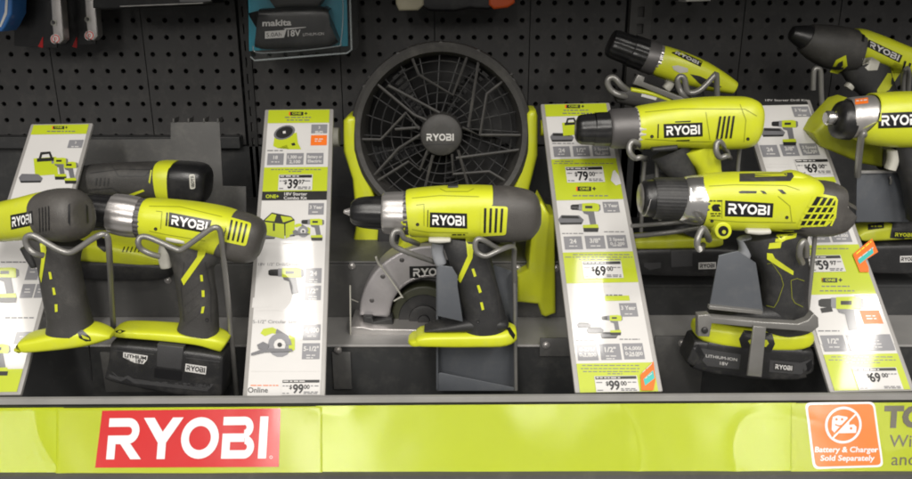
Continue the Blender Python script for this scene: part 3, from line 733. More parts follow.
d.poly(rquad([(481, 205.6), (508, 206.6), (506, 235.2), (480, 236.6)], 3), YEL, .0006); t.vents(d, [(482.5, 208), (505, 208.6), (503.5, 232.5), (482, 233)], 4, INK, .42); d.done('vent_panel', cap)
d = t.deco(); d.poly([(465.5, 237.5), (474.5, 237.5), (472.5, 258), (460.5, 283), (457.2, 279.5), (467.5, 256)], YEL, .0008)
for q in ([(471.5, 269), (474, 268.5), (476.5, 276), (474, 277)], [(476.8, 285.5), (479.3, 285), (481.8, 292), (479.2, 293.2)], [(480, 302.5), (482.6, 302.2), (484.3, 309.5), (481.8, 310.4)]): d.poly(q, YEL, .0008)
housing(t, body, [[(412, 198), (440, 195.4), (479, 196.6)], [(412, 229.5), (428, 232.4), (468, 233)], [(440, 188.6), (446, 191.4), (468, 191.4), (474, 188.4)], [(416, 205), (424, 204), (424, 226)]], [(417.5, 224.5)]); housing(t, t.root, [[(464, 262), (450, 300), (466, 318)], [(487, 262), (497, 290), (500, 318)]], [(478, 322)], RUB)
d.poly([(427.5, 210), (428.3, 210), (428, 227), (427.2, 227)], INK, .0006); d.lines(452, 465, 234.2, INK, 1.2)
d.split('grip_mark', t.root)
t.loft('selector', SELG, [(430, 239.5, 2.4, 5, 2.5), (440, 239.8, 3, 5.5, 2.5), (449.5, 239.5, 2.4, 5, 2.5)], 3, dome=(1.5, 1.5), Y=.831)
d = t.deco(); d.poly([(506.5, 328), (510, 327), (515.3, 335), (513.8, 339.5), (509.5, 334)], INK, .0008); d.done('base_recess', base)
t.loft('top_switch', RUBD, [(448, 186.4, 2, 5, 3), (458, 186.2, 2.2, 5, 3)], 2)
# its bracket
t = Tool('display_bracket', 'slate steel bracket with wire hooks holding the drill in front of the fan', 'bracket', (477, 390), .885, 'steel brackets holding the tools')
t.slab('back_plate', PLATE, [(437, 262), (470, 256), (517, 273), (517, 390), (437, 390)], -.0008, .0008, .0004)
t.slab('side_flange', PLATE, [(436.2, 263), (438.2, 263), (438.2, 390), (436.2, 390)], -.022, -.001, .0004)
t.slab('side_flange', PLATE, [(515.6, 273), (517.4, 273), (517.4, 390), (515.6, 390)], -.018, -.001, .0004)
t.slab('foot_flange', PLATE, [(437, 374), (441, 373), (515, 388), (515, 391), (437, 391)], -.020, -.0185, .0004)
t.slab('trigger_guard', PLATE, [(437, 268), (440, 265.5), (452, 267), (457.5, 276), (457.5, 286), (463, 322), (437.5, 316)], -.0560, -.0545, .0006)
t.tube('wire_hook', WIRE, [(434, 262, -.03), (412, 254, -.058), (396, 247, -.065), (392, 240, -.068), (394, 232, -.066), (400, 231, -.064), (404, 238, -.06), (411, 241, -.05), (418, 244, -.03)], .0030)
t.tube('wire_hook', WIRE, [(515, 300, -.01), (514, 262, -.03), (513, 247, -.045), (500, 250, -.064), (486, 256, -.068), (477, 252, -.068), (475, 244, -.068), (478, 239, -.067), (485, 241, -.064), (497, 248, -.05), (505, 248, -.03)], .0030)
t.tube('support_wire', WIRE, [(513.5, 240, -.02), (514.5, 290, -.02), (516, 390, -.02)], .0022, 2)

# ---------------- drill at left with battery
t = Tool('cordless_drill', 'lime drill with black battery standing left of the fan sign', 'drill', (165, 395), .84, DR)
t.loft('chuck', BLK, [(78, 208, 12, 12, 2), (82, 208.5, 15.4, 15.4, 2), (95, 210.5, 17, 17, 2), (114, 213, 17.6, 17.6, 2)], 2, rib=(12, .03))
t.loft('torque_collar', SILV, [(111.5, 213.4, 18.6, 18.6, 2), (114, 213.8, 20.4, 20.4, 2), (128, 216, 21.4, 21.4, 2), (139.5, 217.6, 20.4, 20.4, 2)], 2, rib=(14, .035))
t.loft('gear_ring', GUN, [(139, 217.6, 19.6, 19.6, 2), (146, 218.4, 20.2, 20.2, 2)], 1, rib=(24, .035))
body = t.loft('body', YEL, [(144.5, 218.2, 18.4, 18.6, 2.2), (147, 218.5, 20.4, 20.4, 2.3), (165, 220.6, 21.6, 22, 2.5), (190, 224.2, 22.6, 23, 2.7), (212, 228.6, 23.5, 23.5, 2.8), (226, 232, 23.4, 23.5, 2.8), (231, 233.4, 22.6, 23, 2.8)], 3)
cap = t.loft('motor_cap', CAPM, [(227, 233.6, 22.6, 23.4, 2.7), (229, 234.4, 24.4, 23.8, 2.7), (240, 237, 24.6, 23.6, 2.7), (252, 240, 23, 22, 2.7), (259, 242, 19.5, 18, 2.6), (262.3, 243, 14, 12, 2.4)], 3, dome=(0, 1))
t.loft('handle', RUB, [(196, 243, 36, 13, 3), (195, 252, 29, 15, 2.8), (193.5, 264, 20.5, 16, 2.5), (195, 280, 18.8, 16, 2.4), (198, 300, 18.8, 16, 2.4), (199.5, 318, 18.4, 16, 2.4), (198.5, 330, 20, 17, 2.6)], 4)
t.loft('trigger', SELG, [(168, 246, 8, 7, 2.6), (165.5, 256, 7, 7, 2.6), (167, 266, 6, 7, 2.6)], 3, dome=(1, 2))
base = t.loft('base', YEL, [(109, 336.6, 1.4, 10, 4), (113, 336, 3.2, 14, 4), (124, 335.8, 4.6, 15, 4), (160, 338, 5.4, 15.5, 4), (195, 341.6, 6, 15.5, 4), (212, 345.4, 7.6, 15, 3.6), (221, 350, 7.6, 12, 3)], 3, dome=(0, 1.5), front=True)
bat = t.loft('battery', BATT, [(107.8, 363.6, 20.4, 16.6, 9), (111, 364.2, 21.6, 17.4, 9), (130, 367, 23, 18, 10), (165, 372, 25, 18.4, 10), (200, 376.6, 25.4, 18, 10), (218, 378.6, 24, 17.4, 9), (221.6, 379, 22.4, 16, 8)], 2, front=True)
t.slab('battery_latch', BATL, [(157, 344.5), (183.5, 347.5), (181.5, 370.5), (156, 367)], -.0226, -.0120, .0014, bat)
d = t.deco(); d.poly([(154.5, 368), (182, 371.5), (181, 381), (154, 377.4)], INK, .0008); outline(d, [(110, 350), (154, 354.5)], .5, BATL); outline(d, [(186, 358), (220, 362)], .5, BATL); outline(d, [(112, 372), (118, 377), (150, 381.6)], .5, BATL)
d.poly([(109, 374), (121, 378.4), (128, 375.4), (136, 380.5), (208, 388), (214, 384), (211, 387.5), (207, 391.5), (134, 383.5), (127, 378.6), (121, 381.6), (109, 377)], BATL, .0006)
d.poly([(123.2, 352.2), (147.8, 355.8), (147, 360), (143.4, 364.2), (134.2, 362.8), (133.4, 359.2), (123, 357.4)], PLGRY, .0008)
d.text('LITHIUM', 124.6, 357, 3.4, INK, .0012, right=(1, .14), bold=.03, width=21.5); d.text('18V', 135.8, 362.6, 3.6, INK, .0012, right=(1, .14), bold=.03, width=8)
d.badge([(185.6, 363.6), (206.6, 366.6), (205.6, 374.6), (185, 371.4)], PLGRY, INK, (.06, .18), .0008); d.done('battery_print', bat)
d = t.deco(); d.badge([(169.2, 212.2), (211.6, 220.2), (208.4, 233.6), (168.2, 226.4)]); d.done('badge', body)
d = t.deco(); d.poly(rquad([(229, 216.6), (251.7, 222.9), (246, 246.4), (223.5, 241.6)], 3), YEL, .0007)
t.vents(d, [(229.5, 219.2), (249, 224.4), (244.5, 243.2), (225.5, 239.2)], 4, INK, .42, .0012); d.done('vent_panel', cap)
d = t.deco(); d.poly([(199, 243), (208, 245), (204.5, 256), (183.6, 285.4), (181, 279.5), (197, 257)], YEL, .0008)
for q in ([(200, 275), (202.6, 275), (203.2, 281.4), (200.6, 281.4)], [(201.6, 290.4), (204.4, 290.4), (204.6, 297), (201.8, 297)], [(201.8, 307), (204.6, 306.4), (203.4, 313.2), (200.8, 313.4)]): d.poly(q, YEL, .0008)
for a in (284, 294, 304, 314): d.poly([(182, a + 12), (199, a - 2), (199, a), (182, a + 14)], RUB, .0006)
housing(t, body, [[(149, 206), (180, 206.6), (222, 216.6)], [(149, 231), (166, 234.6), (205, 241)], [(156, 211), (162, 211.6), (160.5, 229)]], [(155.5, 229)]); housing(t, t.root, [[(184, 262), (181, 290), (184, 322)], [(205, 262), (211, 290), (211, 322)]], [(207, 320)], RUBD)
d.poly([(166.4, 212.4), (168, 212.6), (167, 226), (165.4, 225.8)], INK, .0006); d.done('grip_stripe', t.root)
t.loft('selector', SELG, [(168, 238, 2.6, 5, 2.5), (176, 239.4, 3.2, 5.5, 2.5), (185, 241, 2.6, 5, 2.5)], 3, dome=(1.5, 1.5), Y=.821)
d = t.deco(); d.poly([(113, 331.6), (120, 329.6), (126, 331), (120, 333.4)], INK, .0006); d.done('base_recess', base)
t = Tool('display_bracket', 'bent grey wire cradle across the drill that has the big black battery at left', 'bracket', (236, 394), .80, 'steel brackets holding the tools')
t.tube('wire_hook', WIRE, [(160, 256.5, .004), (151, 254, 0), (141.5, 249, -.002), (138.2, 243, -.004), (140, 237.6, -.002), (147, 236.8, 0), (160, 242, 0), (173, 248, 0), (180, 250, 0), (187, 246, 0), (200, 236.5, 0), (210, 229.4, 0), (215.5, 227.4, 0), (219.5, 229.5, .002), (221.6, 238, .006), (224, 262, .02), (228.5, 305, .04), (236.5, 394, .07)], .0031, 6)

# ---------------- drill at far left, its motor end towards us
t = Tool('cordless_drill', 'leftmost drill, with its dark round motor end facing out and no battery', 'drill', (60, 352), .80, DR)
t.loft('torque_collar', CHRM, [(-34, 224, 17, 17, 2, .055), (-10, 222.6, 19.5, 19.5, 2, .043), (3, 222, 19.8, 19.8, 2, .0345)], 2)
body = t.loft('body', YEL, [(0, 221.5, 18, 17.5, 2.4, .037), (4, 221.2, 19.6, 19, 2.5, .034), (25, 218, 21.4, 21, 2.7, .018), (45, 214.6, 23, 22, 2.8, .004), (57, 214, 23.4, 22.4, 2.8, -.004)], 3)
cap = t.loft('motor_cap', CAPM, [(50, 214.6, 22.4, 22.4, 2.6, 0), (53, 214.6, 25.2, 24.4, 2.5, -.003), (64, 215, 26.6, 25.4, 2.5, -.012), (71, 215.4, 26, 24.6, 2.4, -.019), (76.5, 215.8, 22.4, 21, 2.3, -.0245), (79.5, 216, 17, 16, 2.3, -.027), (80.6, 216, 10, 9, 2.2, -.0276)], 3)
t.loft('handle', RUB, [(57, 240, 27, 13, 3), (57, 250, 23.5, 15, 2.8), (59, 264, 20, 16, 2.4), (62, 282, 20, 16, 2.4), (66, 302, 20.5, 16, 2.4), (69.5, 318, 21, 16, 2.4), (71, 331, 23, 17, 2.6)], 4)
t.loft('trigger', RUBD, [(28, 247, 7, 7, 2.6), (31, 256, 5, 7, 2.6), (36, 265, 4, 7, 2.6)], 3, dome=(1, 2))
base = t.loft('base', YEL, [(9.5, 354.4, 1.6, 9, 4), (16.6, 353.2, 2.6, 15, 4), (19, 349.8, 6.4, 16, 4), (32, 347.6, 7.6, 17, 4), (52, 344.6, 9.2, 17, 3.8), (68, 342, 10.4, 17, 3.4), (84, 340.6, 10, 15, 3), (97, 341, 6.6, 12, 2.6), (105, 342, 3, 8, 2.4)], 3, dome=(0, 1.), front=True)
d = t.deco(); d.badge([(10.2, 215.2), (32.2, 210.8), (33.2, 225.2), (10.9, 229.8)]); d.done('badge', body)
d = t.deco(); t.vents(d, [(37.5, 208.5), (50, 205.5), (50.4, 230), (38.2, 232.6)], 4, INK, .34, .0009); d.poly([(68, 205), (70.2, 203), (70, 226), (68, 222)], INK, .0008); d.poly([(86, 204), (87.8, 206.5), (88.6, 222), (87, 224)], INK, .0008); d.done('vent_slots', cap)
d = t.deco(); d.poly([(39.5, 240), (45, 243), (46.4, 250), (43.6, 268), (41.2, 283), (39.4, 276), (41.4, 258)], YEL, .0008)
for q in ([(48.4, 272), (50.8, 272), (52.2, 279), (49.6, 279.4)], [(52, 287.8), (54.4, 287.6), (55.8, 294.6), (53.2, 295.2)], [(54.6, 304.4), (57.4, 304.2), (57.6, 311.6), (55, 312.2)]): d.poly(q, YEL, .0008)
d.done('grip_stripe', t.root)
d = t.deco(); d.poly([(77.5, 332), (82, 329.6), (90, 337), (91, 341), (86, 341.6), (79, 338)], INK, .0008); d.poly([(81, 334.5), (89, 338), (89.4, 340), (83, 338.6)], YELD, .0011); d.done('base_recess', base)
t = Tool('display_bracket', 'bent grey wire cradle under the leftmost drill with the round motor end', 'bracket', (114, 330), .755, 'steel brackets holding the tools')
t.tube('wire_hook', WIRE, [(43, 255.4, .006), (35, 253.5, 0), (28.6, 248, 0), (25.6, 241, 0), (28, 236, 0), (35, 236, 0), (47, 243, 0), (60, 250, 0), (70, 252.4, 0), (79, 248, 0), (91, 240, 0), (100, 235, 0), (105, 234.6, .002), (108, 239, .004), (109.6, 258, .016), (112, 300, .066), (113.6, 330, .10)], .0031, 6)
t.tube('power_cord', BLK, [(79, 252, .06), (82, 285, .06), (86, 310, .06), (88, 335, .06), (92, 380, .07)], .0008)

# ---------------- battery drill at right
t = Tool('cordless_drill', 'lime drill with slanted vents and clamped battery, right of the three price sign', 'drill', (762, 376), .83, DR)
t.loft('chuck_nose', SILV, [(638.8, 198, 9, 9, 2), (640, 198, 14, 14, 2), (644, 198, 17.6, 17.6, 2), (646, 198.2, 18.4, 18.4, 2)], 2, dome=(.6, 0))
t.loft('chuck', BLK, [(640.5, 198.2, 10, 10, 2), (640.8, 198.2, 15, 15, 2), (645, 198.2, 18.2, 18.2, 2), (655, 198.4, 19.2, 19.2, 2)], 2)
t.loft('chuck_sleeve', RUBD, [(652.6, 198.4, 19.4, 19.4, 2), (654.4, 198.4, 20.8, 20.8, 2), (670, 198.8, 21.4, 21.4, 2), (684, 199.3, 21.5, 21.5, 2)], 2, rib=(36, .014))
t.loft('torque_collar', CHRM, [(680.5, 199.6, 21.2, 21.2, 2), (683, 199.8, 23.2, 23.2, 2), (692, 200, 24.8, 24.8, 2), (700.5, 200.2, 25.4, 25.4, 2)], 2)
t.loft('gear_ring', GUN, [(698, 200.2, 24.8, 24.8, 2), (702.5, 200.2, 25.2, 25.2, 2)], 1, rib=(24, .035))
body = t.loft('body', YEL, [(700.3, 200.2, 24.4, 24, 2.3), (702.5, 200.2, 26, 25, 2.4), (717, 200.6, 27.6, 26, 2.6), (740, 201, 28.4, 26.5, 2.9), (770, 201.2, 28.5, 26.5, 3), (792, 202, 28.6, 26.5, 3), (801, 202.4, 28.2, 26, 3), (807, 204, 25.2, 25, 3)], 3)
t.loft('top_ridge', YEL, [(783, 178, 5, 12, 2.6), (792, 176.5, 6, 13, 2.6), (801, 179, 6, 13, 2.6), (807, 183, 4, 11, 2.6)], 3, dome=(2, 2))
cap = t.loft('motor_cap', CAPM, [(798, 206.5, 25, 24, 3.2), (802, 207.6, 26.6, 25.6, 3.4), (818, 208, 26.6, 25.6, 3.6), (832, 208.6, 25.6, 24, 3.6), (838, 209, 22.4, 21, 3.4), (843.6, 206, 15, 16, 3), (846.4, 202, 9, 10, 2.8)], 2, dome=(0, .8))
t.loft('handle', RUBD, [(776, 232.5, 36, 14, 3.4), (777, 241, 31.5, 15, 2.8), (781, 254, 25, 16, 2.5), (785, 272, 23, 17, 2.4), (785, 292, 22, 17, 2.4), (784.4, 306, 23, 17, 2.5), (784, 316, 25, 17, 2.6), (784, 330, 26, 17, 2.6)], 4)
t.loft('base_flare', RUBD, [(717, 322, 2, 12, 3), (728, 321, 5, 14, 3), (745, 320, 8.6, 16, 3), (790, 321, 11, 16.5, 3), (806, 324, 6, 14, 3), (813, 326, 2, 10, 3)], 3, front=True)
t.loft('trigger', TRIG, [(744, 238, 7, 7, 2.6), (745.5, 249, 6, 7, 2.6), (742, 259, 7, 7, 2.6)], 3, dome=(1, 2))
bat = t.loft('battery', BATT, [(691.8, 354.5, 11.6, 13.6, 7), (694, 355, 13.6, 15, 7), (704, 357, 15.6, 16.4, 8), (705, 357.6, 17, 17, 8), (750, 363.6, 18.4, 18, 8), (800, 366, 17.4, 17.5, 8), (801, 365.6, 15.6, 16.6, 8), (813, 364.2, 13.4, 15, 7), (816, 363.8, 11, 13, 6)], 2, front=True)
base = t.loft('base', YEL, [(700.5, 335, 6, 13.4, 3), (707, 336, 9.4, 16, 3.6), (725, 339, 10.6, 18, 4), (760, 343.4, 10, 18.4, 4), (795, 344.6, 9.6, 18, 4), (811, 343, 8.4, 16, 3.6), (817.4, 342, 5.6, 11, 2.8)], 2, dome=(1., 1.), front=True)
d = t.deco(); d.poly([(744, 330), (772, 333), (775, 344), (771, 352.5), (742, 350), (739, 339)], BATT, .0006); d.poly([(748, 341), (752, 338.6), (767, 340), (769, 343.5), (766, 347), (751, 345.4)], YELD, .0010); d.done('release_button', base)
d = t.deco(); d.poly([(699.5, 348), (741, 354.5), (739, 369.5), (707, 366), (701, 359)], BATL, .0006); d.text('LITHIUM-ION', 706, 357.2, 3, PLGRY, .001, right=(1, .13), width=31); d.text('18V', 720, 364.8, 3.4, PLGRY, .001, right=(1, .13), width=8)
d.poly([(770, 360), (800, 363), (812, 359), (813, 364), (801, 374.5), (769, 372)], BATL, .0006); d.badge([(774, 362.6), (794, 364.8), (793.4, 372.2), (773.6, 370.2)], RUBD, PLGRY, (.08, .2), .0010)
for q in ([(692.6, 346), (699, 344.6), (705, 356), (702, 360.4)], [(806, 364), (814, 358), (815, 364), (808, 372)]): d.poly(q, INK, .0009)
d.split('battery_mark', bat)
d = t.deco(); d.badge([(725.2, 200.4), (773.6, 203.3), (772.6, 217.6), (724.8, 216.4)])
d.done('badge', body)
housing(t, body, [[(709, 186), (735, 184.6), (786, 185.4), (800, 190)], [(709, 219.5), (740, 222), (796, 222.6)], [(722, 200), (722, 218)], [(778, 196), (790, 206), (792, 222)]], [(712, 221), (787, 217.5)])
d = t.deco()
d.poly([(712.5, 205.5), (714.5, 204.2), (719.5, 204.2), (721, 206.5), (718.6, 206.8), (720.8, 211.2), (718.4, 211.4), (716.6, 208.6), (714.6, 211.2), (712.8, 211), (714, 208), (711.6, 207.2)], INK, .0006)
d.lines(709.5, 722.5, 200.2, INK, 1.3); d.lines(710.5, 721, 213, INK, 1.2); d.lines(711, 720.5, 215.4, INK, 1)
d.poly([(738.5, 191.6), (742, 190.6), (757, 191), (756.4, 193.2), (740, 193.2)], INK, .0006); d.poly([(760, 190.4), (764.5, 191), (767, 194), (763.5, 193.6)], INK, .0006); d.poly([(777.5, 189.2), (782.4, 189.6), (786.6, 193.8), (782.6, 193.8)], INK, .0006)
d.poly([(739.5, 173.4), (792, 172.4), (794, 176), (790.5, 181), (786, 181), (787, 177), (752, 177.6), (750, 181.4), (739.5, 181.4)], RUB, .0008); d.poly([(755, 173.8), (787, 173), (787, 176), (755, 176.8)], YEL, .0012)
d.poly([(770, 230), (800, 229.4), (806, 231), (770, 233.2)], RUBD, .0008); d.split('body_mark', body)
d = t.deco()
d.poly([(813.5, 196), (820, 193.5), (836, 196.5), (838, 200), (836, 218), (826, 226.5), (797, 227.5), (801, 217)], YEL, .0007)
d.poly([(817, 196.4), (834, 198.6), (835.6, 201), (833.6, 216), (824.6, 224.6), (800.4, 225.4), (803.6, 218.6)], INK, .0011)
for x in (807.5, 814, 820.5, 827, 833.5): d.poly([(max(x - 3.6, 800), 226), (x - 1.6 if x > 803 else 802, 226), (min(x + 16, 836), 198 if x + 16 < 836 else 198 + (x - 820) * 1.4), (min(x + 13.6, 835), 198 if x + 14 < 836 else 198 + (x - 822) * 1.5)], YEL, .0016)
for y in (205.6, 212.4, 219): d.poly([(812 - (y - 200) * .55, y), (835, y), (834.6, y + 1.8), (811 - (y - 200) * .55, y + 1.8)], YEL, .0019)
d.done('vent_panel', cap)
t.slab('screw_boss', YEL, [(723.4 + 8.6 * math.cos(a), 231 + 8.6 * math.sin(a)) for a in [i * math.pi / 12 for i in range(24)]], -.0262, .01, .0012)
d = t.deco(2); d.mapped(ringq(0, 0, 5.2, .05, 0, 360, 20), (723.4, 231), (1, 0), (0, -1), INK, .0005); d.mapped(ringq(0, 0, 2, .05, 0, 360, 10), (724, 232), (1, 0), (0, -1), YELD, .0009); d.done('screw_hole', t.root)
d = t.deco(); d.poly([(769.5, 243.2), (781.8, 242), (780.5, 248), (768.2, 249)], YEL, .0008); d.poly([(776.6, 234.6), (797, 233), (796, 237.6), (786, 240), (782.5, 242), (775, 242)], YEL, .0008)
d.poly([(767, 253), (772.5, 253.6), (775, 258.4), (793.6, 271.2), (793.2, 275.2), (779.5, 267.4), (767, 259.2)], YEL, .0008)
def outline(d, pts, w, m, lift=.0008):
    for a, b in zip(pts, pts[1:]):
        v = Vector((b[0] - a[0], b[1] - a[1])).normalized(); n = (-v.y * w, v.x * w)
        d.poly([(a[0] - n[0], a[1] - n[1]), (b[0] - n[0], b[1] - n[1]), (b[0] + n[0], b[1] + n[1]), (a[0] + n[0], a[1] + n[1])], m, lift)
outline(d, [(767, 264), (772, 263), (781, 276), (783.5, 285), (778, 301), (774, 307.5), (766, 305.5)], .28, SEAM)
outline(d, [(804.5, 281), (797, 278.5), (791, 280.5), (792, 298), (795, 303), (803, 307)], .28, SEAM)
d.done('grip_stripe', t.root)
t.loft('selector', SELG, [(746.5, 230.6, 2.6, 5, 2.5), (758, 231.4, 3.2, 5.5, 2.5), (769, 231, 2.6, 5, 2.5)], 3, dome=(1, 1), Y=.806)
# its clamp bracket
t = Tool('display_bracket', 'slate steel bracket with a strap clamped around the battery of the right-hand drill', 'bracket', (755, 378), .79, 'steel brackets holding the tools')
t.slab('trigger_guard', PLATE, [(719, 255.5), (738, 251), (756, 263), (759.5, 285), (763.5, 312), (709.5, 306.5)], .0150, .0165, .0006)
t.slab('guard_lip', WIRE, [(709.6, 306), (763, 311.6), (762.4, 315), (709, 309.4)], .0085, .0150, .0006)
t.slab('clamp_bar', WIRE, [(698, 315.5), (709.5, 314.5), (712, 317.4), (760, 321.8), (798, 324), (808, 320.5), (814, 313.5), (818.5, 318), (819, 327), (812, 332.6), (798, 331), (760, 328.2), (712, 323.6), (709.5, 337), (698, 336.5)], -.0035, .0065, .0012)
t.slab('clamp_strap', WIRE, [(753.5, 326), (766.5, 327.4), (762, 377.6), (747.2, 376)], -.0065, -.0040, .0012)
bm = bmesh.new(); lathe_bm(bm, P(704.5, 330, .7862), -YA, [(0, .0036), (.0022, .0034), (.003, .002)], 14); link('bolt', bm, BLK, t.root)
t.tube('wire_hook', WIRE, [(703, 245, .09), (700.5, 249.5, -.006), (697.6, 246.5, -.009), (697.4, 240, -.009), (699.6, 233.5, -.006), (703, 228.5, -.002), (706.5, 233, .004), (709, 240, .02)], .0034)
t.tube('wire_hook', WIRE, [(802, 263, .012), (799.4, 256, .002), (800.2, 247, -.001), (803.5, 241.5, 0), (806, 246, .002), (806.6, 256, .008)], .0034)
t.tube('support_wire', WIRE, [(815, 236, .03), (812.5, 262, .03), (806.5, 318, .03)], .0024, 2)

# ---------------- plain yellow drill above it
t = Tool('cordless_drill', 'all-lime drill with dark collar, above the battery drill and before the three price sign', 'drill', (725, 190), .94, DR)
t.loft('chuck', BLK, [(575.8, 129.8, 9.4, 9.4, 2), (578, 129.8, 13, 13, 2), (582, 129.6, 15, 15, 2), (594, 129.2, 15.8, 15.8, 2), (594.8, 129.2, 16.6, 16.6, 2), (611, 128.8, 17, 17, 2)], 3, rib=(12, .03))
t.loft('torque_collar', GUN, [(609, 128.8, 17.4, 17.4, 2), (611.5, 128.7, 19.4, 19.4, 2), (624, 128.4, 20.2, 20.2, 2), (636, 128.2, 20.6, 20.6, 2)], 2)
t.loft('gear_ring', SELG, [(635, 128.2, 21, 21, 2), (641.5, 128, 21.4, 21.4, 2)], 1, rib=(24, .035))
body = t.loft('body', YEL, [(636.2, 127.8, 19.6, 19.4, 2.2), (639, 127.6, 21.4, 21, 2.3), (660, 125.4, 22.8, 22, 2.5), (686, 123.2, 24, 22.5, 2.7), (711, 122.6, 25.4, 23, 2.9), (731, 122.8, 25.8, 23, 2.9), (746, 122.4, 25, 22.5, 2.8), (754, 122, 22, 20, 2.7), (758, 122, 17.5, 16, 2.5)], 3, dome=(0, 1.6))
t.loft('handle', YEL, [(701, 146, 22, 12, 3), (703, 153, 17, 12.5, 2.6), (707, 163, 13, 13, 2.5), (710, 176, 11.5, 13, 2.5), (715, 192, 14, 14, 2.5), (717, 206, 15, 14, 2.5)], 3)
t.loft('grip_inset', RUBD, [(671, 150, 21, 10, 3), (676, 162, 16, 10.5, 2.6), (684, 176, 12, 10.5, 2.5), (690, 195, 13, 10.5, 2.5)], 3)
t.loft('selector', RUBD, [(652, 149, 2.2, 5, 2.5), (664, 148.2, 3, 5.5, 2.5), (676, 147, 3, 5.5, 2.5)], 3, dome=(1, 1), Y=.922)
d = t.deco(); d.badge([(663.6, 124), (702.4, 122.4), (702.8, 136.4), (664, 138)]); d.done('badge', body)
d = t.deco(); t.vents(d, [(718.4, 116.2), (736.2, 115.8), (733, 138), (714.6, 139)], 4, INK, .46); housing(t, body, [[(645, 112), (680, 108.6), (745, 109), (757, 116)], [(645, 139), (690, 141.6), (712, 141.6)], [(740, 104), (746, 120), (744, 142)], [(706, 112), (710, 140)]], [(652, 136.5), (748, 139)])
d.poly([(657.8, 124), (659, 124), (658.6, 138), (657.4, 138)], INK, .0006); d.poly([(675, 121.4), (691, 120.6), (690.6, 121.8), (675.4, 122.4)], INK, .0006); d.poly([(676, 140.2), (690, 139.6), (689.6, 140.8), (676.4, 141.2)], INK, .0006); d.split('vent_slot', body)
t = Tool('display_bracket', 'grey wire hooks holding the all-lime drill above the battery drill', 'bracket', (740, 200), .925, 'steel brackets holding the tools')
t.tube('wire_hook', WIRE, [(646, 160, .05), (641, 157.5, -.01), (635, 158, -.014), (630, 153, -.016), (629.4, 146, -.014), (632.5, 141.6, -.012), (638, 143.4, -.006), (642, 149, .02)], .0034)
t.tube('wire_hook', WIRE, [(730, 158, .05), (727, 156, -.01), (720, 157.6, -.014), (716.4, 152, -.016), (716.6, 144, -.014), (719.5, 141.6, -.012), (723, 145, -.006), (728, 154, .02)], .0034)
t.tube('support_wire', WIRE, [(740, 146, .03), (738, 165, .03), (737, 200, .03)], .0024, 2)
t.tube('support_wire', WIRE, [(646, 156, .03), (643.5, 175, .03), (641, 232, .03)], .0024, 2)
t.tube('support_wire', WIRE, [(657, 158, .03), (657, 176, .03), (660, 220, .03)], .0024, 2)
t.slab('back_plate', SHELFD, [(640, 176), (668, 172), (700, 178), (700, 215), (640, 215)], .045, .0465, .0004)

# ---------------- topmost tilted drill
t = Tool('cordless_drill', 'tilted lime drill with big black chuck, topmost, in front of the grey slotted upright', 'drill', (690, 105), 1.12, DR)
t.loft('chuck', BLK, [(609.5, 42.4, 10, 10, 2), (611, 43, 13.4, 13.4, 2), (617, 45.2, 14.6, 14.6, 2), (630, 50, 15, 15, 2), (631, 50.4, 16, 16, 2), (644, 55, 16.2, 16.2, 2)], 2, rib=(16, .03))
t.loft('torque_collar', GUN, [(643, 54.8, 14.8, 14.8, 2), (645, 55.6, 16.2, 16.2, 2), (655, 59, 16.4, 16.4, 2)], 1)
t.loft('gear_ring', SILV, [(654.8, 59, 15, 15, 2), (658.6, 60.4, 15.4, 15.4, 2)], 1, rib=(24, .035))
body = t.loft('body', YEL, [(657.8, 60, 13.8, 14, 2.2), (660, 60.8, 15.4, 15.6, 2.4), (680, 67.5, 15.6, 16, 2.7), (700, 74.5, 14, 16, 2.8), (718, 81.4, 10.6, 15, 2.8), (732, 87, 7, 13, 2.6)], 3, dome=(0, 2))
t.loft('handle', RUBD, [(684, 82, 17, 10, 3), (690, 95, 13, 10.5, 2.5), (695, 112, 12, 10.5, 2.4)], 3)
t.loft('trigger', SELG, [(668, 76, 5, 5, 2.6), (670, 83, 4.5, 5, 2.6), (666, 89, 4.5, 5, 2.6)], 3, dome=(1, 1))
d = t.deco(); d.badge([(674, 48.4), (702.6, 61.4), (700.6, 66.8), (671.6, 53)], INK, PLGRY, (.1, .2)); d.done('badge', body)
d = t.deco(); d.poly([(672, 66), (678, 65.2), (688, 68.4), (688, 72), (680, 73), (674, 70)], SELG, .0008); d.poly([(690, 74), (700, 76), (722, 87), (716, 88), (700, 84)], RUBD, .0006); d.split('body_mark', body)
t = Tool('display_bracket', 'grey wire loops and clamp under the topmost tilted drill', 'bracket', (670, 104), 1.07, 'steel brackets holding the tools')
t.tube('wire_hook', WIRE, [(634, 98, .02), (622, 96, 0), (612, 91, 0), (607.6, 84, 0), (609, 78.5, 0), (614.5, 78, 0), (622, 86, 0), (630, 92, .01)], .0042)
t.tube('wire_hook', WIRE, [(690, 99, .02), (684, 96, 0), (679, 88, 0), (677.6, 80, 0), (680.4, 76.5, 0), (684.4, 79, 0), (688, 92, 0), (700, 90, 0), (714, 76, 0), (716.4, 76, 0), (717, 97, .01)], .0040)
t.slab('clamp_bar', WIRE, [(633, 84), (638, 74.4), (645, 77), (643.6, 82), (682, 97), (690, 102), (676, 101), (642, 87)], -.004, .004, .001)
t = Tool('work_light', 'small lime and grey tool clamped just above the all-lime drill', 'tool', (655, 104), 1.085)
t.loft('body', RUB, [(616, 97, 6, 8, 3), (626, 95, 9.5, 10, 3), (650, 98, 11, 11, 3), (678, 106, 11, 11, 3)], 3, dome=(2, 2))
t.loft('grip_band', YEL, [(630, 88.6, 2.6, 11, 3), (650, 92.4, 3.2, 11.6, 3), (668, 98.6, 3.2, 11.6, 3), (676, 102, 2.6, 11, 3)], 3, dome=(2, 2))
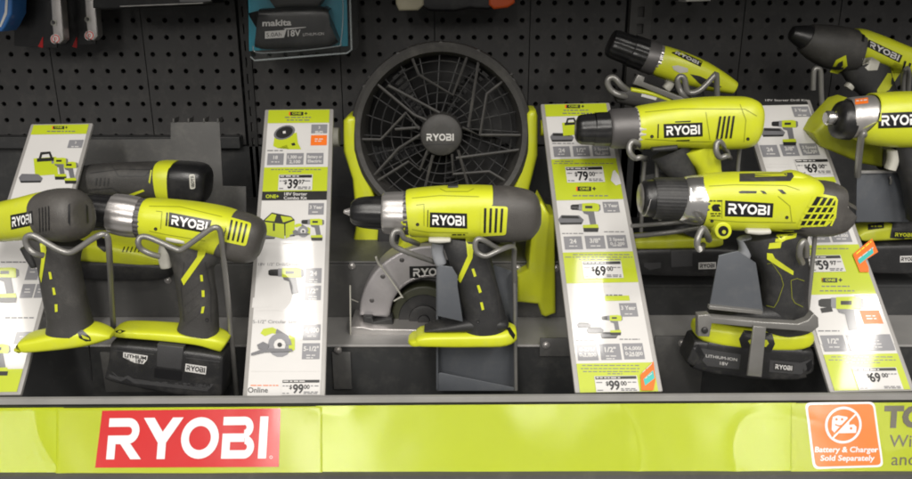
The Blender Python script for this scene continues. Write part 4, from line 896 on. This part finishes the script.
d = t.deco(); d.poly([(642, 93.6), (657, 97.4), (656, 100.2), (641, 96.4)], PLGRY, .0006); d.done('side_label', t.root)

# ---------------- tilted impact driver at upper right
ID = 'impact drivers on display'
t = Tool('impact_driver', 'tilted impact driver with grey cone nose, highest tool at the right edge', 'driver', (880, 95), 1.12, ID)
t.loft('nose', BLK, [(792, 33, 7, 7, 2), (800, 35.6, 10.5, 10.5, 2), (814, 40.4, 14.5, 14.5, 2)], 2, dome=(1.5, 0))
t.loft('gear_case', RUB, [(806, 37.6, 14, 14, 2), (814, 41, 17.4, 17.4, 2.1), (830, 46.4, 21, 20, 2.2), (846, 49.6, 21, 20, 2.3), (857, 51, 19.4, 19, 2.4)], 3)
body = t.loft('body', YEL, [(853.6, 43, 14, 15, 2.4), (860, 44, 14.6, 16, 2.6), (880, 50.4, 13.6, 16, 2.8), (900, 57.6, 12.6, 16, 2.8), (925, 67, 12.4, 16, 2.8), (940, 73, 9, 12, 2.6)], 3, dome=(0, 2))
t.loft('handle', RUBD, [(866, 62, 26, 11, 3), (869, 74, 21, 11.5, 2.6), (878, 90, 16, 11.5, 2.4), (886, 112, 15, 11.5, 2.4)], 3)
t.loft('trigger', SELG, [(852, 73, 4.5, 5, 2.6), (853.6, 80, 4.2, 5, 2.6), (848, 88, 4.5, 5, 2.6)], 3, dome=(1, 1))
d = t.deco(); d.badge([(868.8, 39.4), (902.6, 55.4), (899.4, 62.6), (867, 46.6)], INK, PLGRY, (.06, .12)); d.done('badge', body)
d = t.deco(); d.poly([(862.6, 58.4), (872, 57), (880, 62), (877.4, 70), (868, 70.6), (862.6, 65)], SELG, .0008); d.poly([(895, 62), (905, 66), (889, 90), (878, 96), (877, 90)], YELD, .0008); d.poly([(830, 72), (836, 60), (846, 55), (847.4, 66), (838, 74)], YEL, .0008); d.poly([(833.6, 70), (838.4, 63), (843, 60.6), (843, 65.4), (837.6, 71)], RUBD, .0012)
t.vents(d, [(903, 60), (913, 64), (909, 76), (900, 72)], 2, INK, .4); d.poly([(862.4, 34), (865, 35), (864, 42), (861.6, 41)], INK, .0006); d.split('body_mark', body)
t = Tool('display_bracket', 'grey wire posts holding the tilted driver at the upper right edge', 'bracket', (822, 112), 1.10, 'steel brackets holding the tools')
t.tube('wire_hook', WIRE, [(822, 112, 0), (821, 90, 0), (820.5, 72, 0), (817.6, 68.6, 0), (814, 71, 0), (813, 90, 0)], .0036, 4)
t.tube('wire_hook', WIRE, [(903, 94, 0), (903.5, 76, -.015), (907, 68, -.028), (909, 76, -.015), (908, 94, 0)], .0032, 4)

# ---------------- impact driver at the right edge
t = Tool('impact_driver', 'lime impact driver with silver hexagonal collet, cut off by the right edge', 'driver', (915, 165), .95, ID)
t.loft('collet', CHRM, [(825, 118, 5.6, 5.6, 2), (826.6, 118, 7.2, 7.2, 2), (832, 118, 7.2, 7.2, 2), (832.4, 118, 5.4, 5.4, 2), (834, 118, 5.4, 5.4, 2), (834.4, 118.2, 7, 7, 2), (839, 118.4, 7.2, 7.2, 2)], 1)
t.loft('nose', BLK, [(834, 119, 12, 12, 2), (837, 119.4, 17.6, 17.6, 2), (843, 119.8, 19.4, 19.4, 2), (850, 120, 20, 20, 2)], 2)
ga = t.loft('gear_case', SILV, [(846, 118, 18.6, 18.6, 2), (848, 118, 20.2, 20.2, 2), (860, 117.4, 21, 21, 2), (870.4, 117.2, 21.8, 21.8, 2)], 2)
body = t.loft('body', YEL, [(866, 118, 22.6, 22.6, 2.3), (869, 118.6, 25, 24, 2.5), (891, 119.4, 27, 25, 2.7), (916, 119.4, 27.4, 25, 2.8), (946, 120, 26, 24, 2.8), (963, 121, 20, 18, 2.6)], 3, dome=(0, 3))
t.loft('handle', RUBD, [(915, 143, 22, 13, 3), (915, 160, 18, 14, 2.5), (922, 185, 18, 14, 2.4), (926, 215, 18, 14, 2.4)], 3)
t.loft('trigger', SELG, [(893, 150, 5, 6, 2.6), (893, 160, 5, 6, 2.6), (890, 169, 5, 6, 2.6)], 3, dome=(1, 1))
d = t.deco(); d.badge([(878.6, 113), (924, 111.2), (924.4, 127.2), (878.2, 128.4)]); d.done('badge', body)
d = t.deco(); d.poly([(855, 99), (868, 97.4), (868.4, 103), (855.2, 104.6)], PORNG, .0006); d.lines(856, 867, 100.2, PAPER, 1.2, .001, -.1); d.done('warning_label', ga)
t = Tool('display_bracket', 'flat slate plate with a wire post under the driver at the right edge', 'bracket', (880, 222), .975, 'steel brackets holding the tools')
t.slab('back_plate', PLATE, [(857, 172.4), (900, 171.6), (906, 175), (909, 222), (856, 222)], -.0008, .0008, .0005)
t.slab('plate_lip', LIP, [(856.4, 171), (900, 170.4), (906.4, 174), (906, 176), (900, 173), (856.4, 173.8)], -.005, -.001, .0005)
t.tube('wire_hook', WIRE, [(857.6, 176, -.01), (859, 155, -.03), (861.6, 136, -.045), (864.4, 134, -.045), (865, 140, -.03)], .0040, 4)
t.tube('wire_hook', WIRE, [(889.6, 176.6, -.005), (891, 179.6, -.006), (890.5, 184, -.005)], .0016, 3)
# slanted tool behind it
t = Tool('impact_driver', 'slanted olive-lime driver mostly hidden behind the driver at the right edge', 'driver', (890, 168), 1.02, ID)
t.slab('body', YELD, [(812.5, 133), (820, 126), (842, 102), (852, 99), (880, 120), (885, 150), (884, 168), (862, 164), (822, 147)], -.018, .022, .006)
t.loft('grip_end', RUBD, [(884, 158, 12, 12, 2.6), (905, 163, 14, 13, 2.6), (930, 168, 14, 13, 2.6)], 2)
t.slab('end_ring', SELG, [(889, 151), (898, 150), (901, 158), (897, 169), (888, 168)], -.022, .012, .003)

# ---------------- tools lying on the decks behind
BT = 'battery tools lying on the deck behind'
def based_battery(label, cat, base, Y, byel, bblk, label_q, latch_q, handle):
    t = Tool('battery_tool', label, cat, base, Y, BT)
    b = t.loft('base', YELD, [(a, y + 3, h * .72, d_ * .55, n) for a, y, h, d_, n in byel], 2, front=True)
    k = t.loft('battery', BATT, [(a, y, h, d_ * .6, n) for a, y, h, d_, n in bblk], 2, front=True)
    if latch_q: t.slab('battery_latch', BATL, latch_q, -.0215, -.012, .001, k)
    if handle: t.loft('handle', RUBD, handle, 3)
    d = t.deco(); d.badge(label_q, PLGRY, INK, (.08, .2), .0008); d.done('battery_print', k)
    return t, d
t, _ = based_battery('lime tool base on a black battery, behind the chuck of the battery drill', 'tool', (680, 280), 1.0,
    [(632, 243, 6, 22, 4), (640, 242.6, 8, 25, 4), (680, 241.4, 8.6, 26, 4), (715, 240.6, 8.6, 26, 4), (724, 240.4, 6, 22, 3)],
    [(630, 263, 10, 22, 6), (640, 263, 14, 25, 7), (690, 263.4, 15, 26, 7), (735, 263.6, 15, 26, 7), (760, 264, 12, 24, 6)],
    [(698.6, 262.6), (716, 262), (716, 268.8), (698.6, 269.4)], [(671, 250.6), (692.6, 250), (692.6, 266.6), (671, 267.6)],
    [(690, 234, 22, 13, 2.6), (696, 222, 15, 13, 2.4), (700, 200, 14, 13, 2.4)])
d = t.deco(); d.poly([(644, 263), (661, 262.4), (661, 268), (650, 270), (644, 267)], BATL, .0008); d.done('side_label', t.root)
t = Tool('display_bracket', 'two grey wire rails crossing behind the black chuck of the battery drill', 'bracket', (670, 235), .90, 'steel brackets holding the tools')
t.tube('support_wire', WIRE, [(632, 226, .03), (668, 223.4, 0), (706, 220, 0)], .0026, 2); t.tube('support_wire', WIRE, [(632, 236.4, .03), (668, 232.6, 0), (706, 227, 0)], .0030, 2)
t, _ = based_battery('lime and black tool base with battery at the right edge, below the flat slate plate', 'tool', (890, 278), 1.0,
    [(861, 237, 4, 22, 3), (866, 234, 9, 25, 4), (890, 231, 12, 26, 4), (930, 228, 13, 26, 4)],
    [(864, 260, 12, 22, 6), (872, 260, 15, 25, 7), (900, 260, 16, 26, 7), (940, 260, 16, 26, 7)],
    [(900, 256), (916, 255.6), (916, 262), (900, 262.4)], None, [(905, 222, 20, 13, 2.6), (905, 205, 15, 13, 2.4)])
d = t.deco(); d.poly([(868, 224), (884, 222), (884, 228), (868, 230)], RUBD, .0008); d.poly([(893, 220), (914, 222), (914, 240), (890, 238)], RUBD, .0008); d.badge([(893, 231.6), (914, 232), (914, 238), (893, 237.6)], INK, YEL, (.1, .2), .0012); d.lines(871, 882, 225.5, YELD, 1.4, .0012); d.done('side_label', t.root)
# dark tool at the back left
t = Tool('battery_tool', 'dark grey tool with lime ring and black end, behind the drill at left', 'tool', (140, 270), 1.02, BT)
t.loft('body', RUB, [(76, 184, 10, 12, 2.4), (84, 181.6, 15, 16, 2.4), (105, 180, 16.6, 17, 2.6), (135, 179.6, 17.4, 18, 2.6), (165, 180.6, 19, 19, 2.6)], 3, dome=(3, 0))
t.loft('ring', YEL, [(160.6, 181, 19.6, 20, 2.6), (166, 181, 20.4, 21, 2.7), (176, 181.6, 20.6, 21, 2.8)], 2)
e = t.loft('battery', BLK, [(174, 182.4, 20, 21, 3), (178, 182.6, 21, 22, 3.2), (196, 183.4, 20.6, 22, 3.4), (205, 184, 18.6, 20, 3.2), (208.6, 184.4, 14, 16, 3)], 2, dome=(0, 1))
d = t.deco(); d.poly(rquad([(189, 174.4), (194.8, 174), (195.4, 188.6), (190, 189.4)], 2), SELG, .0008)
d.quadmap([[(1 - y, 1 - x / WMW) for x, y in p] for p in WM], 1., 1., [(190.4, 176), (193.8, 175.8), (194.4, 187), (191.2, 187.4)], INK, .0012)
d.done('end_label', e)
d = t.deco(); d.poly([(123, 196.6), (143, 189.4), (144.6, 191.2), (125, 199)], YEL, .0008); outline(d, [(90, 173), (120, 169), (150, 169.5)], .4, RUBD); outline(d, [(88, 190), (112, 188), (122, 195)], .4, RUBD); outline(d, [(112, 165), (118, 176), (145, 176), (152, 168)], .4, RUBD)
for x in (96, 100, 104, 108): d.poly([(x, 178), (x + 1.4, 178), (x + .4, 186), (x - 1, 186)], RUBD, .0007)
d.poly([(148.4, 182), (150.6, 170), (152, 170), (150, 184)], YELD, .0008); d.done('body_markings', t.root)
t = Tool('battery_tool', 'lime and black battery base lying low behind the left-hand drill chuck', 'tool', (130, 272), 1.0, BT)
b = t.loft('base', YEL, [(80, 244, 8, 18, 3), (90, 245.6, 12, 24, 3.6), (120, 248, 12, 25, 4), (150, 253, 10, 25, 4), (172, 257, 7, 22, 3.4)], 2)
t.loft('battery', BATT, [(80, 262, 8, 20, 5), (90, 262.6, 10.4, 25, 6), (130, 263.6, 10.6, 26, 7), (168, 264.4, 9, 25, 6), (176, 264, 6, 20, 5)], 2)
d = t.deco(); d.poly([(96, 236), (104, 238), (112, 250), (104, 252), (97, 246)], INK, .0008)
for x in (124, 128, 132, 136, 140): d.poly([(x, 246.6), (x + 1.2, 246.6), (x - 1, 252), (x - 2.2, 252)], INK, .0008)
d.done('grip_grooves', b)
t = Tool('backing_plate', 'large grey steel plate hooked on the pegboard behind the left-hand drills', 'plate', (150, 262), 1.12)
t.slab('plate', SHELF, [(84, 139.6), (170.5, 139), (170.5, 122.5), (219.5, 121.8), (222.6, 186), (246, 186.5), (247, 268), (84, 268)], -.0008, .0008, .0005)
for x in (172.5, 187.5, 203, 217): t.slab('hook_tab', SHELF, [(x, 118.6), (x + 1.6, 118.6), (x + 1.6, 123), (x, 123)], -.0012, .02, .0003)

# ---------------- circular saw
t = Tool('circular_saw', 'circular saw with grey blade guard, behind the drill in front of the fan', 'saw', (430, 340), .975)
gc = (432, 318)
def arc(cx, cy, rx, ry, a0, a1, n): return [(cx + rx * math.cos(math.radians(a0 + (a1 - a0) * i / n)), cy - ry * math.sin(math.radians(a0 + (a1 - a0) * i / n))) for i in range(n + 1)]
g = t.slab('blade_guard', MAGN, arc(430, 316, 71, 70, 180, 12, 30) + arc(430, 316, 40, 38, 5, 180, 18)[0:] + [(386, 318), (362, 316)], -.022, .02, .010, seg=5)
t.slab('lower_guard', OLIVE, arc(424, 318, 33, 32, 0, 360, 40)[:-1], -.012, .014, .003)
bm = bmesh.new(); tube_bm(bm, [P(x, y, t.Y - .0205) for x, y in arc(430, 316, 43, 41, 2, 182, 30)], .0016, 1, 8); link('guard_rim', bm, SILV, t.root)
for x, y in ((372, 300), (383, 276), (402, 259.5)):
    bm = bmesh.new(); lathe_bm(bm, P(x, y, t.Y - .020), -YA, [(0, .0034), (.002, .0032), (.0026, .002)], 12); link('guard_screw', bm, GUN, t.root)
bm = bmesh.new(); c = P(424, 318, t.Y - .0125); z = scl(424, 318, t.Y)
lathe_bm(bm, c, -YA, [(0, 25 * z), (.002, 24.4 * z), (.0022, 15 * z), (.006, 14.6 * z), (.007, 12 * z), (.0072, 6 * z), (.010, 5.4 * z), (.0105, 3 * z)], 40); t.keep(bm); link('blade', bm, RUBD, t.root)
t.slab('base_plate', SILV, [(350, 327), (362, 327), (372, 329), (470, 330.6), (504, 330.6), (504, 339), (352, 337.5)], -.045, .03, .0012)
t.slab('depth_bracket', RUBD, [(363, 317), (372, 317), (374, 322), (392, 318), (394, 329), (363, 329)], -.03, -.01, .002)
bm = bmesh.new(); tube_bm(bm, [P(350.2, 285.5, .93), P(350.6, 338, .93)], .0010, 1); tube_bm(bm, [P(350.4, 299, .93), P(358, 302, .945)], .0007, 1); link('rip_guide', bm, SELG, t.root)
t.slab('top_handle', YEL, [(395, 262), (398, 246), (409, 233), (430, 228), (520, 228), (534, 216), (541, 200), (550, 215), (555, 216), (556, 314), (546, 318), (541.5, 316), (538, 305), (517, 303), (517, 276), (528, 270), (531, 240), (500, 242), (430, 242), (414, 246), (404, 262)], -.012, .040, .010)
t.loft('motor', RUBD, [(440, 284, 22, 18, 2.6), (480, 286, 24, 20, 2.8), (505, 286, 20, 18, 2.6)], 3, Y=1.01)
d = t.deco(); d.poly([(409.4, 266.4), (437, 265.8), (437, 277.6), (409.6, 278.2)], INK, .0005); d.logo([(413.2, 268.6), (447, 267.8), (447, 275.6), (413.2, 276.4)], PLGRY, .0010); d.done('badge', g)
t.tube('blade_key', SELG, [(376, 258.4, -.05), (380.5, 266, -.045), (391, 280, -.04), (402, 296.5, -.038), (401, 297, -.038), (394, 301, -.036)], .0011, 3)
t.tube('guard_lever', SELG, [(376, 257, -.05), (379, 265, -.045), (382, 266, -.042)], .0014, 2)

FANB = mat('fan_blade_black', (.007, .007, .0075), .62, bump=(400, .1), var=.2)
# ---------------- round fan
fy = 1.10
fc = P(441.5, 133, fy); fs = scl(441.5, 133, fy)
fan = empty('portable_fan', P(441, 259, 1.05), 'round dark fan with lime stand, on the upper deck below the pegboard', 'fan')
ax = Vector((0, -math.cos(math.radians(4)), math.sin(math.radians(4))))      # towards the aisle, tipped back a little
ux = ax.cross(Vector((0, 0, 1))).normalized() * -1
if ux.x < 0: ux = -ux
uz = ux.cross(ax); uz = uz if uz.z > 0 else -uz
def FP(px, py, h): return fc + ux * ((px - 441.5) * fs) + uz * ((133 - py) * fs * 1.01) + ax * h
R = 87 * fs
bm = bmesh.new(); lathe_bm(bm, fc, ax, [(-.040, R * .93), (-.038, R * .99), (-.012, R * 1.02), (.010, R * 1.03), (.020, R * 1.015), (.024, R * .97), (.022, R * .915), (.010, R * .885), (-.036, R * .86)], 72, True); link('outer_ring', bm, RUB, fan)
bm = bmesh.new(); lathe_bm(bm, fc, ax, [(-.052, 15 * fs), (-.05, 21 * fs), (.018, 21 * fs), (.0225, 20 * fs), (.0245, 17.5 * fs), (.025, 10 * fs)], 48)
hub = link('hub', bm, RUB, fan)
class FD(Deco): pass
d = Deco(lambda x, y, l: FP(x, y, .0252 + l), 20)
d.logo([(427.2, 131.6), (453.8, 131.6), (453.8, 138.4), (427.2, 138.4)], PLGRY, .0004); d.poly(rect(427, 141.4, 454, 142.2), RUBD, .0004); d.done('badge', hub)
def spoke(pts, h0=.014, h1=.02, r=.0021, m=RUB):
    b = bmesh.new(); n = len(pts)
    tube_bm(b, [FP(x, y, h0 + (h1 - h0) * (1 - min(1, math.hypot(x - 441.5, y - 133) / 87))) for x, y in pts], r, 1, 6)
    link('grille_spoke', b, m, fan)
for pts in ([(371, 78), (415, 114), (427, 119)], [(409.5, 50), (420, 76), (453, 95), (470, 50.5)], [(511, 75), (486, 94), (479.5, 134), (462, 126)], [(528, 134), (480, 133.4)], [(354.5, 138), (382, 138), (407, 112), (420, 128)],
            [(371, 183), (409, 159.5), (420, 168), (428, 148)], [(452, 152), (453, 172), (489, 169.5), (510, 182)], [(390, 86), (440, 112)], [(421, 133), (400, 146), (372, 176)], [(478, 62), (468, 126)], [(420, 126), (396, 128)],
            [(456, 156), (520, 148)], [(433, 153), (420, 205), (432, 219)], [(458, 148), (470, 190), (468, 215)]): spoke(pts)
b = bmesh.new()
for rr in (30, 40, 50, 60, 70, 80):
    tube_bm(b, [FP(441.5 + rr * math.cos(a), 133 + rr * math.sin(a), .006) for a in [i * math.pi / 24 for i in range(49)]], .0009, 1, 5)
for i in range(24):
    a = i * math.pi / 12; tube_bm(b, [FP(441.5 + 20 * math.cos(a), 133 + 20 * math.sin(a), .0055), FP(441.5 + 82 * math.cos(a + .25), 133 + 82 * math.sin(a + .25), .0055)], .0009, 1, 5)
link('inner_grille', b, RUBD, fan)
b = bmesh.new()
for rr in range(26, 84, 6):
    tube_bm(b, [FP(441.5 + rr * math.cos(a), 133 + rr * math.sin(a), -.036) for a in [i * math.pi / 24 for i in range(49)]], .0019, 1, 5)
for i in range(40):
    a = i * math.pi / 20; tube_bm(b, [FP(441.5 + 20 * math.cos(a), 133 + 20 * math.sin(a), -.037), FP(441.5 + 82 * math.cos(a - .2), 133 + 82 * math.sin(a - .2), -.037)], .0017, 1, 5)
link('rear_grille', b, RUBD, fan)
b = bmesh.new(); lathe_bm(b, fc, ax, [(-.075, 20 * fs), (-.070, 46 * fs), (-.042, 52 * fs), (-.040, 20 * fs)], 40); link('dark_backing_disc', b, BLK, fan)  # dark disc added to darken the fan's inside behind the grille
for i in range(5):
    b = bmesh.new(); a0 = i * 2 * math.pi / 5 + .5; g_ = []
    for j in range(7):
        rr = 18 + 60 * j / 6; row = []
        for k in range(7):
            a = a0 + (k / 6 - .5) * (.95 + .12 * j / 6) + .006 * rr; row.append(b.verts.new(FP(441.5 + rr * math.cos(a), 133 + rr * math.sin(a), -.020 + (k / 6 - .5) * .026)))
        g_.append(row)
    for j in range(6):
        for k in range(6): b.faces.new([g_[j][k], g_[j][k + 1], g_[j + 1][k + 1], g_[j + 1][k]])
    bmesh.ops.solidify(b, geom=b.faces[:], thickness=.002); link('blade', b, FANB, fan)
for a in (118, 66, 37, 148, 90): 
    b = bmesh.new(); c = fc + (ux * math.cos(math.radians(a)) + uz * math.sin(math.radians(a))) * R * 1.0; tube_bm(b, [c + ax * -.012, c + ax * .0205], .0030, 1, 8); link('rim_clip', b, RUB, fan)
class Fn(Tool):
    def __init__(s, root, Y): s.Y, s.root, s.polys, s.verts, s.bvh = Y, root, [], [], None
ft = Fn(fan, fy)
ft.slab('stand', YEL, [(343, 121), (348, 116.6), (354.6, 117), (356, 121), (356, 150), (371, 186), (378, 214), (384, 240), (500, 240), (508, 214), (513, 190), (526.4, 152), (527, 114), (531, 110.6), (536.4, 111), (538, 116), (538, 156), (529, 192), (521, 222), (516, 259.5), (352.6, 259.5), (352, 246), (356, 224), (352, 180), (343, 152)], -.024, .022, .006)
ft.slab('battery_bay', RUBD, [(378, 228), (398, 228), (398, 259), (376, 259)], -.032, .02, .003)
for x, y, rr, q in ((340, 137, 9.5, -.02), (540.5, 128, 8, .016)):
    b = bmesh.new(); c = P(x, y, fy); z = scl(x, y, fy); lathe_bm(b, c + Vector((q * .25, 0, 0)), Vector((math.copysign(1, q), 0, 0)), [(-.004, rr * z), (.004, rr * z), (.0055, rr * .7 * z), (.0056, .001)], 24); link('tilt_knob', b, SELG if q < 0 else YEL, fan)

# ================================================================== things hanging on the pegboard
PKG = 'packages hanging on the pegboard'
t = Tool('battery_pack_package', 'teal blister card holding a dark grey power tool battery, at top centre-left', 'package', (300, 58), 1.20, PKG)
t.slab('card', TEALC, [(247.6, -34), (346, -34), (348, 46), (249, 51)], .0, .003, .0006)
b0 = t.loft('battery', BLK, [(260, 28, 17, 13, 5), (263, 28.6, 19.4, 15, 6), (296, 28, 20, 16, 7), (328, 26.6, 19.4, 15, 6), (333, 26, 16, 13, 5)], 2, Y=1.185)
t.loft('battery_rail', RUBD, [(274, 3, 7, 10, 4), (282, 0, 8, 12, 4), (314, -1, 8, 12, 4), (322, 2, 7, 10, 4)], 2, Y=1.185)
t.slab('front_frame', BLK, [(259.6, 11.4), (323, 8.4), (325, 40), (319, 44), (266, 47)], -.027, -.018, .0012, b0)
bm = bmesh.new(); tube_bm(bm, [P(x, y, 1.141) for x, y in ((349, -34), (351.6, 49.6), (347, 53), (254.6, 60.4), (250.4, 56.6))], .0013, 1, 8); link('shell_edge_highlight', bm, EDGE, t.root)  # pale tube added as the highlight along the shell's edge
bm = bmesh.new(); tube_bm(bm, [P(x, y, 1.165) for x, y in ((340, -20), (343, 4), (341, 40), (332, 47), (262, 53), (253, 46))], .0009, 4, 8); link('shell_crease_highlight', bm, EDGE, t.root)
d = t.deco(); d.text('makita', 262.4, 26, 6.2, PLGRY, .0008, right=(1, -.03), bold=.03, width=29); d.poly([(265, 31.4), (284, 30), (287, 27.6), (284, 37.6), (265, 38.6)], PLGRY, .0007)
d.text('5.0Ah', 266.4, 37, 4.4, INK, .0011, right=(1, -.05), width=15); d.text('18V', 287.6, 36.4, 6.4, PLGRY, .0008, right=(1, -.06), bold=.02, width=13); d.text('LITHIUM-ION', 303, 36, 3, PLGRY, .0008, right=(1, -.05), width=21); d.poly([(283, 28.4), (306, 26.8), (306, 27.4), (288, 29.6)], PLGRY, .0007); d.done('battery_print', b0)
t.slab('plastic_shell', CLEAR, [(249, -34), (351, -34), (354, 50), (349, 54), (254, 61), (249, 57)], -.060, -.0005, .006, keep=False)
t = Tool('blade_package', 'black hanging card with a grey blade and round red mark, nearest the blue card', 'package', (28, 47), 1.24, PKG)
def blade_pack(t, x, dy, cardq):
    c = t.slab('card', BLK, cardq, 0, .003, .0006)
    bl = t.slab('blade', SILV, [(x - 3, -36), (x + 7, -36), (x + 12.4, 34 + dy), (x + 12.8, 40 + dy), (x + 9, 44 + dy), (x + 3, 43 + dy), (x + 1, 26 + dy)], -.026, -.008, .002)
    d = t.deco(2); d.mapped(ringq(0, 0, 5, .05, 0, 360, 20), (x + 4.4, 38.8 + dy), (1, 0), (0, -1), WHT, .0008); d.mapped(ringq(0, 0, 4.3, 3.2, 0, 360, 20), (x + 4.4, 38.8 + dy), (1, 0), (0, -1), PINK, .0012); d.mapped(ringq(0, 0, 1.8, 1., 0, 360, 12, .7), (x + 4.4, 38.8 + dy), (1, 0), (0, -1), PINK, .0012); d.done('red_mark', bl)
    d = t.deco(2); d.mapped(ringq(0, 0, 3.4, .05, 0, 360, 14, .9), (x + 2.6, 22.6 + dy), (1, 0), (0, -1), SELG, .001); d.mapped(ringq(0, 0, 2., .05, 0, 360, 12), (x + 2.2, 22.6 + dy), (1, 0), (0, -1), BLK, .0014); d.done('hole_print', c)
    d = t.deco(); xx = x - 8; d.poly([(xx, 48), (xx - 5, 46.6), (xx, 36)], RED, .0008); d.done('corner_print', c)
blade_pack(t, 51, 0, [(14, -36), (57, -36), (57, 48), (14, 46)])
t = Tool('blade_package', 'black hanging card with a grey blade and round red mark, farther from the blue card', 'package', (75, 45), 1.26, PKG)
blade_pack(t, 85, -3.4, [(60, -36), (94, -36), (96, 44), (62, 46)])
t = Tool('tool_package', 'bright blue package corner hanging at the top left', 'package', (3, 31), 1.2, PKG)
t.slab('card', BLUE, [(-30, -40), (13, -40), (11.6, 14), (5, 27), (1.4, 31.6), (-30, 32)], -.02, .02, .003)
d = t.deco(); d.poly([(6, -10), (8.4, -10), (7, 14), (1, 27), (-1, 27), (4.6, 12)], WHT, .0008); d.done('edge_print', t.root)
t = Tool('tool_package', 'long dark package whose lower edge shows at top, right of the blade cards', 'package', (150, 10), 1.22, PKG)
t.slab('box', BLK, [(92, -40), (214, -42), (213, 3), (205, 5.5), (104, 10), (92, 8)], -.03, .03, .004)
d = t.deco(); d.poly([(120, 5.8), (203, 2.4), (203, 3.4), (120, 6.8)], RULE, .0006); d.poly([(178, -6), (211, -8), (211, 1), (200, 1.6), (180, 2)], PMGRY, .0006); d.done('edge_print', t.root)
t = Tool('tool_package', 'beige, black and orange tool hanging above the round fan', 'package', (450, 9), 1.22, PKG)
t.slab('body', BLK, [(420, -40), (494, -40), (494, 7), (488, 10), (470, 8.4), (455, 11.6), (430, 11.2), (420, 6)], -.02, .02, .004)
t.slab('grip', BEIGE, [(394, -40), (424, -40), (424, 5), (418, 10.4), (399, 10.8), (395.6, 4)], -.022, .022, .004)
t.slab('tip', ORNG, [(489, -40), (516, -40), (515, 3), (508, 7.6), (494, 9.4), (488.6, 5)], -.022, .022, .004)
t = Tool('tool_package', 'pale package whose lower edge shows at the very top, right of the grey upright', 'package', (700, 1.6), 1.2, PKG)
t.slab('box', PLGRY, [(684, -40), (713, -40), (711, 1), (686, 2)], -.02, .02, .003)

# ================================================================== light, camera, render settings
w = bpy.data.worlds.new('World'); S.world = w; w.use_nodes = True
bg = w.node_tree.nodes['Background']; bg.inputs['Color'].default_value = (1., .97, .93, 1); bg.inputs['Strength'].default_value = .16
def lamp(x, y, z, sx, sy, e, rot=(0, 0, 0)):
    l = bpy.data.lights.new('ceiling_lamp', 'AREA'); l.shape = 'RECTANGLE'; l.size = sx; l.size_y = sy; l.energy = e; l.color = (1., .955, .89)
    o = bpy.data.objects.new('ceiling_lamp', l); COL.objects.link(o); o.location = (x, y, z); o.rotation_euler = rot
for x, e in ((-.72, 1.), (.52, 1.), (1.62, 1.)):            # the tubes over this aisle
    lamp(x, -1.5, 1.8, .14, 1.8, 28 * e)
for x, y, e in ((-.63, .08, .42), (.54, 0, .42), (1.66, -.16, .6), (-1.82, -.05, .3)):   # short lamps over the shelf
    lamp(x, y, 1.8, .12, .42, 5.5 * e)
for x, w_, e in ((-2.95, .36, 1.), (-.80, .55, 1.), (2.0, .40, 1.)):            # the rows of lamps running away behind us
    lamp(x, -5.2, 1.95, w_, 6., 340 * e * w_)
cam = bpy.data.cameras.new('camera'); cam.sensor_width = 36; cam.lens = 36 * F / 912; cam.clip_start = .02; cam.clip_end = 50
co = bpy.data.objects.new('camera', cam); COL.objects.link(co); co.rotation_euler = (math.pi / 2 - PITCH, 0, 0); S.camera = co
S.view_settings.view_transform = 'Standard'; S.view_settings.look = 'None'; S.view_settings.exposure = .6; S.view_settings.gamma = 1
S.render.engine = 'CYCLES'; S.cycles.use_denoising = True; S.cycles.filter_width = 1.9
S.cycles.max_bounces = 6; S.cycles.diffuse_bounces = 3; S.cycles.glossy_bounces = 3; S.cycles.transparent_max_bounces = 12
